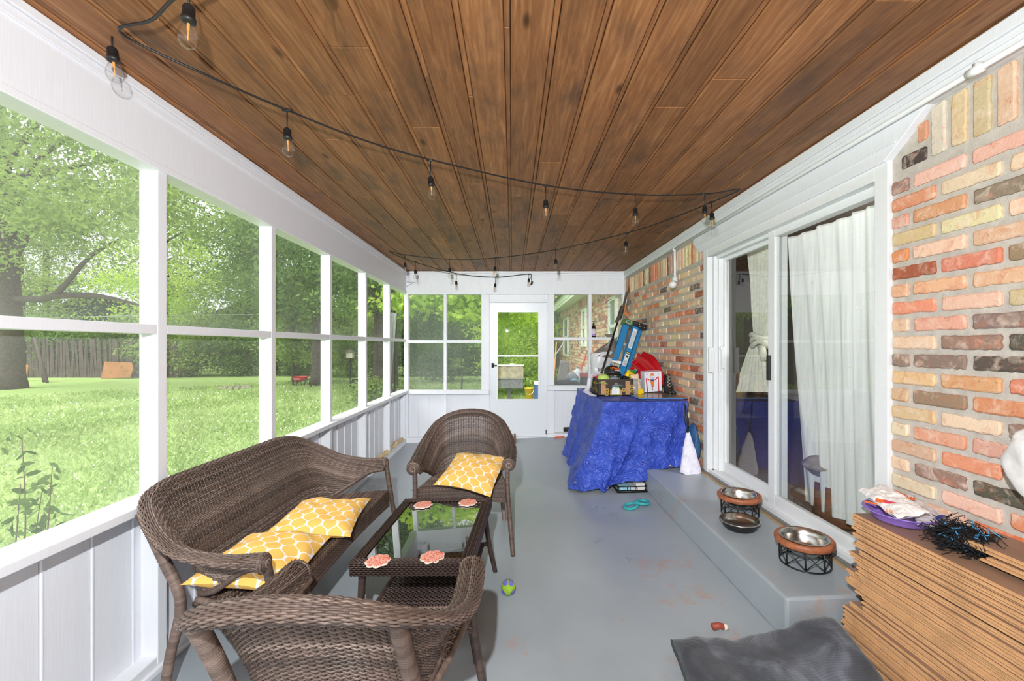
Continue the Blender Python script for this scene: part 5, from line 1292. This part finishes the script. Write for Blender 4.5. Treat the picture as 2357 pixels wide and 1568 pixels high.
o = np_mesh('clover_flowers', V.reshape(-1, 3), np.arange(n*4).reshape(n, 4), cm('clover_white', (236, 238, 214), rough=.9, bmp=0), None, np.zeros(n*4)); tag(o, 'tiny white clover flowers dotted through the lawn', 'flowers', kind='stuff')
def tree(name, label, cat, x, y, h, tr, crown, n, sz, mat, group=None, lean=0, branches=5, ncl=40, spread=.7, zmin=0.2, lobed=False):
    e = empty(name, (x, y, GZ)); tag(e, label, cat, group); rr = random.Random(int(abs(x*31+y*7)))
    (cx, cy, cz), rad = crown
    if tr:
        b = MB(); top = Vector((lean, 0, h*.78)); pts = [Vector((0, 0, -.05)), Vector((lean*.15, .05, h*.2)), Vector((lean*.45, 0, h*.5)), top]
        b.tube([tuple(p) for p in catmull([tuple(p) for p in pts], 14)], [tr*1.25]+[tr*(1-.055*i) for i in range(13)], 10)
        b.obj('trunk', M['bark'], e, True)
        for k in range(branches):
            q = rr.uniform(.28, .75); p0 = Vector((lean*q, 0, h*q*.95)); a = rr.uniform(0, 2*PI); L_ = rad[0]*rr.uniform(.5, 1)
            p1 = p0+Vector((math.cos(a)*L_*.5, math.sin(a)*L_*.4, L_*.22)); p2 = p0+Vector((math.cos(a)*L_, math.sin(a)*L_*.8, L_*.36+rr.uniform(-.3, .4)))
            b = MB(); b.tube([tuple(p) for p in catmull([tuple(p0), tuple(p1), tuple(p2)], 8)], [tr*.34*(1-.1*i) for i in range(8)], 6); b.obj('branch', M['bark'], e, True)
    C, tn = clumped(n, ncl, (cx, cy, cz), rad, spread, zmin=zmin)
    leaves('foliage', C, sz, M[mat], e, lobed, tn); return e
# distant belt of trees
gb = 'trees closing the far side of the yard'
lbl = {'leaf_a': 'mid green leafy tree in the dense belt beyond the lawn', 'leaf_b': 'dark green bushy tree in the dense belt beyond the lawn', 'leaf_c': 'bright yellow green tree in the dense belt beyond the lawn'}
for (x, y, h, mt) in ((-40, 25, 14, 'leaf_a'), (-35, 31, 17, 'leaf_b'), (-31, 26, 14, 'leaf_a'), (-26, 30, 16, 'leaf_a'), (-22, 26, 13, 'leaf_c'), (-18.5, 29, 15, 'leaf_a'), (-15, 26, 13, 'leaf_b'), (-11.5, 29, 15, 'leaf_a'), (-8, 26, 13, 'leaf_a'), (-4.5, 28, 14, 'leaf_a'), (-1, 27, 12, 'leaf_c'), (3, 28, 13, 'leaf_a')):
    tree('yard_tree', lbl[mt], 'tree', x, y, h, .28, ((0, 0, h*.47), (3.4, 2.6, h*.42)), 8000, .115, mt, gb, branches=4, ncl=48, spread=.75)
gb2 = 'bushes along the far edge of the lawn'
for i, x in enumerate(np.arange(-36, 5, 3.4)):
    mt = ('leaf_b', 'leaf_b', 'leaf_a')[i % 3]
    tree('yard_bush', {'leaf_b': 'dark shrubbery mass at the far edge of the lawn', 'leaf_a': 'mid green shrubbery mass at the far edge of the lawn'}[mt], 'bush', x, 23.6+.6*math.sin(i*2.1), 3, 0, ((0, 0, 1.7), (2.2, .9, 1.9)), 9500, .085, mt, gb2, ncl=40, spread=.5, zmin=.02)
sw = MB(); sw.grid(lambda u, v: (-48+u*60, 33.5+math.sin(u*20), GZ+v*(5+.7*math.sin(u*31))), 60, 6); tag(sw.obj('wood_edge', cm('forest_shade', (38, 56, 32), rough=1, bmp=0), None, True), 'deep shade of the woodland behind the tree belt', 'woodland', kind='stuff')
# big tree by the left window
tree('shade_tree', 'big tree with a thick dark trunk at the far left of the yard', 'tree', -20.2, 16.6, 15, .44, ((3.0, -1.5, 8.4), (7.0, 4.5, 3.9)), 24000, .09, 'leaf_a', branches=12, ncl=120, spread=.6, lean=-.4, zmin=2.6)
e = bpy.data.objects['shade_tree']
for pts in (((.3, 0, 3.6), (2.2, -.4, 3.7), (4.0, -.8, 5.1), (5.6, -1, 5.9)), ((2.2, -.4, 3.7), (3.8, -.2, 3.7), (6.0, -.2, 3.2)), ((.1, 0, 5.2), (1.6, -.5, 6.4), (3.2, -1, 7.0)), ((0, 0, 6), (2.5, -1.2, 8.6), (5.6, -2, 9.6))):
    b = MB(); b.tube([tuple(p) for p in catmull(pts, 14)], [.15*(1-.06*i) for i in range(14)], 7); b.obj('branch', M['bark'], e, True)
tree('overhang_tree', 'leafy branches hanging into view at the upper left window', 'tree', -9.6, 5.4, 9, .2, ((1.6, 2.0, 5.6), (3.6, 3.2, 2.1)), 11000, .055, 'leaf_a', branches=9, ncl=110, spread=.33, zmin=2.9)
tree('dark_tree', 'tall dark tree over the middle of the yard with low crown', 'tree', -8.3, 17.5, 12, .22, ((0, 0, 6.2), (3.8, 3.0, 3.6)), 26000, .085, 'leaf_b', branches=9, ncl=100, spread=.6, zmin=2.2)
tree('slender_tree', 'young pale green tree behind the red wheelbarrow', 'tree', -10.2, 19.2, 5, .06, ((0, 0, 2.9), (1.2, 1.0, 2.2)), 6000, .10, 'leaf_a', branches=4, ncl=40, spread=.4, zmin=.7)
tree('window_tree', 'dark tree with a stout trunk just outside the last screened windows', 'tree', -4.55, 14.2, 11, .27, ((-.2, -.4, 6.3), (3.4, 2.8, 3.9)), 22000, .08, 'leaf_b', branches=9, ncl=90, spread=.5, zmin=2.6)
tree('maple_tree', 'bright lobed maple branches hanging outside the far window', 'tree', -3.6, 12.4, 8, .18, ((2.0, -.6, 3.6), (2.3, 1.5, 1.2)), 7000, .095, 'leaf_c', branches=7, ncl=80, spread=.35, zmin=2.45, lobed=True)
tree('green_shrub', 'bright leafy thicket seen through the screen door glass', 'shrub', .5, 15.5, 5, 0, ((-.1, 0, 2.1), (1.6, 1.2, 2.2)), 13000, .065, 'leaf_c', ncl=70, spread=.35, zmin=.05)
tree('green_shrub', 'dark leafy thicket outside the far left window, behind the sapling', 'shrub', -2.9, 19.5, 4, 0, ((0, 0, 2.2), (2.4, 1.1, 2.2)), 16000, .07, 'leaf_b', ncl=70, spread=.4, zmin=.05)
tree('green_shrub', 'leafy creeper climbing at the far end of the house wall', 'shrub', 1.30, 16.6, 3, 0, ((0, 0, 1.4), (.14, 1.0, 1.6)), 4200, .08, 'leaf_a', ncl=40, spread=.09, zmin=.05)
tree('green_shrub', 'low green weeds at the foot of the stout trunk', 'shrub', -3.9, 12.6, 1, 0, ((0, 0, .3), (.9, .6, .35)), 2600, .06, 'leaf_a', ncl=24, spread=.2, zmin=.02)
# near shrub stems under the left window
ns = empty('garden_shrub', (-2.62, 2.02, GZ), label='thin shrub stems with small dark leaves just outside the nearest window', cat='shrub')
rr = random.Random(4); Cs = []
for k in range(15):
    a = Vector((rr.uniform(-.5, .08), rr.uniform(-.3, .25), .0)); tp = a+Vector((rr.uniform(-.5, .38), rr.uniform(-.15, .2), rr.uniform(.8, 1.30)))
    b = MB(); pts = catmull([tuple(a), tuple(a.lerp(tp, .5)+Vector((.06, 0, .06))), tuple(tp)], 12); b.tube([tuple(p) for p in pts], [.006-.0004*i for i in range(12)], 5); b.obj('stem', cm('twig', (96, 80, 66)), ns, True)
    for p in pts[3:]:
        for _ in range(4): Cs.append(p+np.array([rr.gauss(0, .035), rr.gauss(0, .035), rr.gauss(0, .025)]))
leaves('foliage', np.array(Cs), .032, M['leaf_b'], ns, tone=rg.random(len(Cs))*.6, droop=0)
# fence, boards, poles
fe = empty('wooden_fence', (-23.2, 22.3, GZ), label='weathered grey picket fence in the shade beyond the lawn', cat='fence')
gw = cm('weathered_wood', (92, 82, 76), rough=.9, var=.3, scale=3)
b = MB(); rr = random.Random(2); x = -4.6
while x < 5.2: t_ = rr.uniform(-.12, .05); b.beam((x, rr.uniform(-.03, .03), 0), (x+t_*1.6, 0, 2.05+rr.uniform(-.1, .1)), .12, .03, (0, 1, 0)); x += .145
b.obj('pickets', gw, fe)
b = MB(); b.beam((-4.6, .06, .5), (5.2, .06, .5), .05, .1); b.beam((-4.6, .06, 1.5), (5.2, .06, 1.5), .05, .1); b.obj('rails', gw, fe)
ply = cm('plywood', (176, 122, 80), rough=.9, var=.2, scale=2)
b = MB(); b.prism([(0, 0), (1.55, .05), (1.62, .55), (1.5, .85), (.05, .9)], .03, Matrix.Translation((-21.6, 21.7, GZ)) @ Matrix.Rotation(math.radians(80), 4, 'X')); tag(b.obj('plywood_sheet', ply), 'broken orange plywood sheet leaning on the middle of the fence', 'board')
b = MB(); b.prism([(0, 0), (.8, 0), (.75, .8), (0, .9)], .03, Matrix.Translation((-24.2, 19.9, GZ)) @ Matrix.Rotation(math.radians(80), 4, 'X')); tag(b.obj('plywood_sheet', ply), 'small orange plywood sheet beside the thick tree trunk', 'board')
b = MB(); b.tube([(-23.6, 20.4, GZ+2.1), (-21.4, 19.0, GZ+.05)], .06, 8); tag(b.obj('fallen_branch', M['bark'], None, True), 'long bare branch leaning at the left end of the fence', 'branch')
b = MB(); b.tube([(-23.4, 20.4, GZ+1.3), (-21.9, 19.3, GZ+.05)], .05, 8); tag(b.obj('fallen_branch', M['bark'], None, True), 'shorter bare pole under the long leaning branch', 'branch')
# fire pit
px = empty('fire_pit', ((540-CX)*16.6/F, 16.6, GZ), label='ring of grey stones around ash in the lawn', cat='fire pit')
st = cm('stone_grey', (158, 148, 138), rough=.9, var=.25)
b = MB(); b.lathe([(0, .02), (.42, .015), (.55, .0)], n=20); b.obj('ash_bed', cm('ash', (120, 104, 92), rough=1), px, True)
for k in range(14):
    a = k/14*2*PI; b = MB(); rr = random.Random(k); f = blob((.52*math.cos(a), .42*math.sin(a), .04), (.10*rr.uniform(.8, 1.2), .08, .06), .8); b.grid(f, 10, 7, True); b.obj('stone', st, px)
# wheelbarrow
wh = empty('wheelbarrow', ((690-CX)*17.9/F, 17.9, GZ), label='red wheelbarrow parked on the lawn', cat='wheelbarrow')
def trayf(u, v): k = .6+.4*v; a = u*2*PI; return (.33*k*math.copysign(abs(math.cos(a))**.6, math.cos(a))+.03*v, .26*k*math.copysign(abs(math.sin(a))**.6, math.sin(a)), .20+.20*v)
b = MB(); b.grid(trayf, 28, 6, True); b.add([trayf(i/28, 0) for i in range(28)], [tuple(range(28))]); b.obj('tray', cm('barrow_red', (206, 52, 54), rough=.4), wh, True)
b = MB(); b.bx(-.13, .13, -.256, -.24, .29, .325); b.obj('white_marking', cm('print_white', (232, 232, 238)), wh)
b = MB(); b.tube([(-.2+.10*math.cos(q), 0, .11+.10*math.sin(q)) for q in np.linspace(0, 2*PI, 20)[:-1]], .03, 8, closed=True); b.obj('wheel', M['black'], wh, True)
for s in (-1, 1): b = MB(); b.tube([(-.25, .05*s, .12), (.1, .15*s, .20), (.75, .27*s, .38)], .018, 6); b.obj('handle', gw, wh, True)
for s in (-1, 1): b = MB(); b.tube([(.12, .2*s, .22), (.20, .2*s, 0), (.30, .2*s, .0), (.33, .2*s, .24)], .014, 6); b.obj('leg', M['blackmetal'], wh, True)
# dark kiddie cart / drum near the trunk, birdhouse
b = MB(); b.tube([(-5.75, 14.9, GZ+.26), (-5.1, 15.3, GZ+.28)], .26, 16); b.tube([(-5.2, 15.2, GZ+.36), (-4.9, 15.3, GZ+.30)], [.2, .12], 10); tag(b.obj('black_drum', M['black'], None, True), 'black drum lying on the grass near the stout trunk', 'drum')
bh = empty('birdhouse', ((806-CX)*16/F, 16, 1.48-22*16/F-.12), label='little pale birdhouse on a thin pole at the edge of the bushes', cat='birdhouse')
b = MB(); b.bx(-.12, .12, -.1, .1, 0, .2); b.obj('box_body', cm('birdhouse_grey', (196, 190, 172)), bh)
b = MB(); b.prism([(-.17, 0), (.17, 0), (0, .13)], .26, Matrix(((1, 0, 0, 0), (0, 0, -1, .13), (0, 1, 0, .2), (0, 0, 0, 1)))); b.obj('roof', cm('birdhouse_roof', (120, 110, 100)), bh)
b = MB(); b.tube([(0, 0, 0), (0, 0, GZ-bh.location.z)], .02, 6); b.obj('pole', M['blackmetal'], bh)
o = MB(); o.grid(lambda u, v: (-1.93+.05*math.sin(u*9)-.12*(1-v)+.0*u, 6.55+.22*u, .62+1.38*v), 24, 20); tag(o.obj('grey_sheet', cm('pale_grey_cloth', (176, 184, 174), rough=.9), None, True), 'pale grey sheet hanging outside the last screened window on the left', 'sheet')
b = MB(); b.tube([(-1.93, 6.5, GZ), (-1.93, 6.5, 2.05), (-1.93, 6.8, 2.05), (-1.93, 6.8, GZ)], .012, 6); tag(b.obj('sheet_frame', M['blackmetal'], None, True), 'thin dark frame holding the grey sheet outside', 'frame')
# sapling
sp_2 = empty('sapling', ((1062-CX)*14/F, 14, GZ), label='bare thin sapling stick on the grass outside the far left window', cat='sapling')
b = MB(); b.tube([(0, 0, 0), (.02, 0, .7), (-.0, 0, 1.55)], [.03, .025, .015], 6); b.tube([(.02, 0, .8), (-.25, 0, 1.2)], .012, 5); b.obj('stem', M['bark'], sp_2, True)
C, tn = clumped(160, 8, (-.15, 0, 1.15), (.25, .2, .25), .08); leaves('foliage', C, .05, M['leaf_a'], sp_2, tone=tn)
ir = empty('iris_clump', ((965-CX)*13/F, 13, GZ), label='tuft of tall sword shaped leaves outside the far left window', cat='plant')
n = 70; V = np.zeros((n, 3, 3)); x0 = rg.normal(size=n)*.2; y0 = rg.normal(size=n)*.15; hh = .35+.4*rg.random(n); V[:, 0] = np.stack([x0-.02, y0, 0*x0], 1); V[:, 1] = np.stack([x0+.02, y0, 0*x0], 1); V[:, 2] = np.stack([x0+rg.normal(size=n)*.14, y0, hh], 1)
np_mesh('foliage', V.reshape(-1, 3), np.arange(n*3).reshape(n, 3), M['leaf_a'], ir, rg.random(n*3)*.5+.4)
# park grill, bucket, bin
GY = 9.0
gr = empty('barbecue_grill', ((1173-CX)*GY/F, GY, GZ), label='weathered boxy barbecue grill on a post outside the screen door', cat='grill')
rst = plain('rusty_pale_metal', S(150, 142, 118), .8, var=.35, scale=9)
z0 = 1.48-(893-CY)*GY/F-GZ; z1 = 1.48-(870-CY)*GY/F-GZ; z2 = 1.48-(842-CY)*GY/F-GZ
b = MB(); b.prism([(-.28, 0), (.30, 0), (.30, z2-z1-.04), (.27, z2-z1), (-.26, z2-z1), (-.28, z2-z1-.04)], .36, Matrix(((1, 0, 0, 0), (0, 0, -1, .18), (0, 1, 0, z1), (0, 0, 0, 1)))); b.obj('lid', rst, gr, bevel=.01)
b = MB(); b.bx(-.29, .31, -.19, .19, z2-z1, z2-z1+.015, Matrix.Translation((0, 0, z1))); b.bx(.0, .10, -.03, .03, z2, z2+.05); b.obj('lid_rim', cm('pale_rim', (206, 202, 190)), gr)
b = MB(); b.bx(-.28, .29, -.18, .18, z0, z1-.01); b.bx(-.29, .30, -.19, .19, z1-.02, z1+.005); b.obj('firebox', cm('grill_grey', (112, 114, 112), rough=.8, var=.3), gr, bevel=.008)
b = MB(); b.bx(-.055, .03, -.04, .04, 0, z0); b.bx(-.09, .06, -.07, .07, z0-.06, z0); b.obj('post', cm('post_grey', (104, 104, 100), rough=.8), gr)
bk = empty('yellow_bucket', ((1218-CX)*8.2/F, 8.2, .345), label='yellow plastic bucket outside behind the screen door glass', cat='bucket')
b = MB(); b.lathe([(0, 0), (.066, 0), (.085, .27), (.094, .27), (.094, .29), (.083, .29), (.064, .01), (0, .01)], n=24); b.obj('bucket_body', cm('bucket_yellow', (240, 196, 24), rough=.4), bk, True)
b = MB(); b.tube([(.088*math.cos(q), -.088*math.sin(q)*.5-.06, .27-.10*math.sin(q)) for q in np.linspace(0, PI, 12)], .003, 5); b.obj('handle', M['steel'], bk)
b = MB(); b.bx(-.11, .10, -.11, .11, 0, .60); st2 = b.obj('concrete_block', cm('block_grey', (150, 146, 140), rough=.9)); st2.location = (bk.location.x, 8.2, GZ); tag(st2, 'grey stand under the yellow bucket outside', 'block')
bn2 = empty('blue_cooler', ((1251-CX)*8.8/F, 8.8, GZ), label='blue and black bin with a white lid beside the yellow bucket', cat='cooler')
b = MB(); b.prism([(.20*math.cos(q), .20*math.sin(q)) for q in np.linspace(0, 2*PI, 24)[:-1]], .92); b.obj('bin_body', cm('bin_blue', (70, 96, 146)), bn2, bevel=.01)
b = MB(); b.bx(-.04, .22, -.22, -.05, .05, .85); b.obj('black_grille', M['black'], bn2)
b = MB(); b.prism([(.21*math.cos(q), .21*math.sin(q)) for q in np.linspace(0, 2*PI, 24)[:-1]], .05, base=.92); b.obj('lid', M['whiteclean'], bn2)
# ---- house wing beyond the porch
b = MB(); b.cur = 1; XW = 1.80; b.bx(XW+.012, XW+.3, YF+.12, 18, GZ, 2.72); b.cur = 0
frW = lambda a, z, d: (XW-d, a, z)
wins = [(7.05, 7.62, 1.30, 2.34), (10.0, 10.6, 1.45, 2.38), (13.2, 14.3, 1.12, 2.38)]
z = GZ; row = 0; r = random.Random(8)
while z < 2.45:
    y = YF+.15 - (.115 if row % 2 else 0)
    while y < 17.9:
        if not any(a-.1 < y+.1 < c+.1 and e_-.05 < z < f_ for a, c, e_, f_ in wins): b.col = pick(r, palf); brick(b, y, y+.208, z, z+.058, frW, r, fancy=False)
        y += .23
    z += .0778; row += 1
y = YF+.15
while y < 17.9: b.col = pick(r, palf); brick(b, y, y+.06, 2.46, 2.66, frW, r, fancy=False); y += .078
struct(b.obj('wall_house_wing', [M['brick'], M['mortar']]))
for k, (a, c, e_, f_) in enumerate(wins):
    w_ = empty('window_%d' % (k+20)); w_['kind'] = 'structure'
    b = MB()
    for (p, q, s, t_) in ((a, a+.07, e_, f_), (c-.07, c, e_, f_), (a+.07, c-.07, e_, e_+.07), (a+.07, c-.07, f_-.07, f_), (a+.07, c-.07, (e_+f_)/2-.03, (e_+f_)/2+.03)): b.bx(XW-.035, XW+.02, p, q, s, t_)
    b.obj('window_frame', cm('frame_offwhite', (226, 232, 218)), w_)
    b = MB(); b.add([(XW-.005, a, e_), (XW-.005, c, e_), (XW-.005, c, f_), (XW-.005, a, f_)], [(3, 2, 1, 0)]); b.obj('pane', cm('dull_pane', (120, 132, 128), rough=.15), w_)
b = MB(); b.bx(1.42, 1.46, YF+.1, 18.3, 2.62, 2.90); b.bx(1.42, XW+.2, YF+.1, 18.3, 2.68, 2.70); struct(b.obj('trim_5', cm('eave_green_white', (222, 234, 220)), bevel=.004))
b = MB(); b.add([(1.36, YF+.1, 2.90), (1.36, 18.4, 2.90), (4, 18.4, 3.9), (4, YF+.1, 3.9)], [(0, 1, 2, 3)]); struct(b.obj('roof', cm('shingle_grey', (110, 106, 100), rough=.95)))
# wind spinner + hanging basket outside window
wsn = empty('wind_chime', ((1397-CX)*6.75/F, 6.75, 2.20), label='red bird shaped wind chime hanging outside the right far window', cat='wind chime')
b = MB()
for a in (.3, 2.6, 4.4): b.beam((0, 0, 0), (.075*math.cos(a), .02, .05*math.sin(a)+.02), .03, .012)
b.beam((-.03, 0, -.10), (.05, 0, -.09), .02, .01); b.obj('red_bird', cm('chime_red', (170, 56, 60)), wsn)
b = MB(); b.tube([(0, 0, .45), (0, 0, -.25)], .0015, 4); b.lathe([(0, -.02), (.015, -.01), (.012, .01), (0, .02)], (0, 0, -.26), 8); b.obj('hanging_wire', cm('chime_red', (170, 56, 60)), wsn)
hbk = empty('hanging_basket', ((1402-CX)*6.6/F, 6.6, 1.63), label='small wire hanging basket planter outside the right far window', cat='basket')
b = MB()
for a in (0, 2.1, 4.2): b.tube([(.075*math.cos(a), .06*math.sin(a), .03), (-.03, 0, .20)], .0018, 4)
b.tube([(-.03, 0, .20), (-.03, 0, .92)], .0015, 4); b.obj('wires', cm('wire_olive', (110, 112, 84)), hbk)
b = MB(); b.grid(lambda u, v: ((.03+.045*v)*math.cos(u*2*PI), (.025+.035*v)*math.sin(u*2*PI), -.04+.07*v), 18, 5, True); b.lathe([(0, -.04), (.03, -.04)], n=18); b.obj('coir_bowl', cm('coir_brown', (112, 84, 62), rough=1, bmp=.8), hbk, True)
# clutter shelf outside the lower right window
cs = empty('clutter_table', (.95, 6.66, GZ), label='dark plastic storage bench outside below the right far window', cat='bench')
b = MB(); b.bx(-.36, .55, -.22, .30, 0, 1.10); b.bx(-.37, .56, -.23, .31, 1.10, 1.14); b.obj('bench_body', cm('bench_dark', (44, 46, 48)), cs, bevel=.01)
zt2 = GZ+1.142
b = MB(); b.bx(-.16, .16, -.11, .11, 0, .05); o = b.obj('black_tray', M['black'], None, bevel=.006); o.location = (.86, 6.58, zt2); tag(o, 'flat black tray on the bench outside the window', 'tray')
mk = MB(); mk.grid(lambda u, v: (.93+.12*u, 6.50+.05*v, zt2+.055+.030*math.sin(u*PI)*math.sin(v*PI)+.008*math.sin(v*25)), 16, 12); tag(mk.obj('blue_face_mask', cm('mask_blue', (150, 204, 226), rough=.7), None, True), 'pale blue pleated face mask lying on the black tray', 'mask')
o = crumple_obj('crumpled_bag', blob((.99, 6.78, zt2+.085), (.10, .09, .08)), 26, 16, cm('silver_film', (160, 164, 172), rough=.2), .02, 14); tag(o, 'crumpled silver plastic bag outside in front of the white jug', 'bag')
jg = empty('water_jug', (1.09, 6.84, zt2), label='white plastic jug with a blue cap outside the window', cat='jug')
b = MB(); b.lathe([(0, 0), (.075, 0), (.08, .02), (.08, .15), (.065, .19), (.03, .215), (.02, .225), (0, .225)], n=20); b.obj('jug_body', cm('jug_milky', (226, 232, 236), rough=.4), jg, True)
b = MB(); b.lathe([(.022, .225), (.022, .245), (0, .247)], n=14); b.obj('blue_cap', cm('cap_blue', (50, 110, 190)), jg, True)
b = MB(); b.lathe([(.081, .03), (.082, .03), (.082, .09), (.081, .09)], n=20); b.obj('label_band', cm('label_palegreen', (196, 220, 190)), jg, True)
b = MB(); b.bx(-.055, .055, -.05, .05, 0, .065); o = b.obj('red_box', cm('box_red', (176, 64, 62)), None, bevel=.003); o.location = (1.135, 6.53, zt2+.105); tag(o, 'small dull red box resting on the black crate outside', 'box')
b = MB(); b.bx(-.13, .13, -.10, .10, 0, .10); o = b.obj('black_crate', M['black'], None, bevel=.006); o.location = (1.22, 6.52, zt2+.002); tag(o, 'black crate at the right end of the bench outside', 'crate')
b = MB(); b.beam((.68, 7.06, GZ+.01), (.92, 7.15, zt2+.34), .17, .05, (0, 1, 0)); tag(b.obj('carpet_piece', plain('grey_carpet', S(140, 136, 132), 1, var=.3, scale=60), None, bevel=.02), 'folded piece of grey carpet standing behind the bench outside', 'carpet')
b = MB(); b.tube([(.60, 6.9, 1.12), (.99, 7.2, 1.66)], .010, 8); tag(b.obj('metal_pole', M['alu'], None, True), 'thin silver pole leaning across the lower right far window', 'pole')
b = MB(); b.tube([(1.10, 6.95, zt2+.05), (1.26, 7.05, zt2+.42)], .012, 8); tag(b.obj('red_stick', cm('stick_red', (212, 66, 66)), None, True), 'red broom stick leaning outside behind the white jug', 'stick')
b = MB(); b.beam((1.15, 6.98, zt2+.02), (1.30, 7.03, zt2+.27), .06, .05, (0, 1, 0)); tag(b.obj('white_gutter_piece', M['whiteclean'], None, bevel=.004), 'white plastic gutter piece beside the red stick', 'gutter')
b = MB(); b.tube([(.78, 8.5, GZ), (.96, 8.9, 1.55)], .014, 8); tag(b.obj('wooden_tool', cm('tool_wood', (190, 140, 80)), None, True), 'wooden tool handle leaning toward the house window outside', 'tool')
fo_ = crumple_obj('foam_sealant', lambda u, v: (XL-.03+.028*math.cos(u*2*PI), 5.05+1.1*v, .085+.022*math.sin(u*2*PI)+.012*math.sin(v*19)), 10, 60, cm('tan_foam', (214, 188, 140), rough=.9), .012, 14, seed=2); tag(fo_, 'bumpy tan foam sealing the foot of the left wall near the far corner', 'foam')
# overhead wire
b = MB(); b.tube([(-40, 24.5, 2.9), (-20, 22.6, 3.1), (-9, 21.4, 3.1)], .02, 5); tag(b.obj('overhead_cable', cm('wire_grey', (150, 156, 150)), None), 'thin pale cable crossing the trees behind the second window', 'cable')
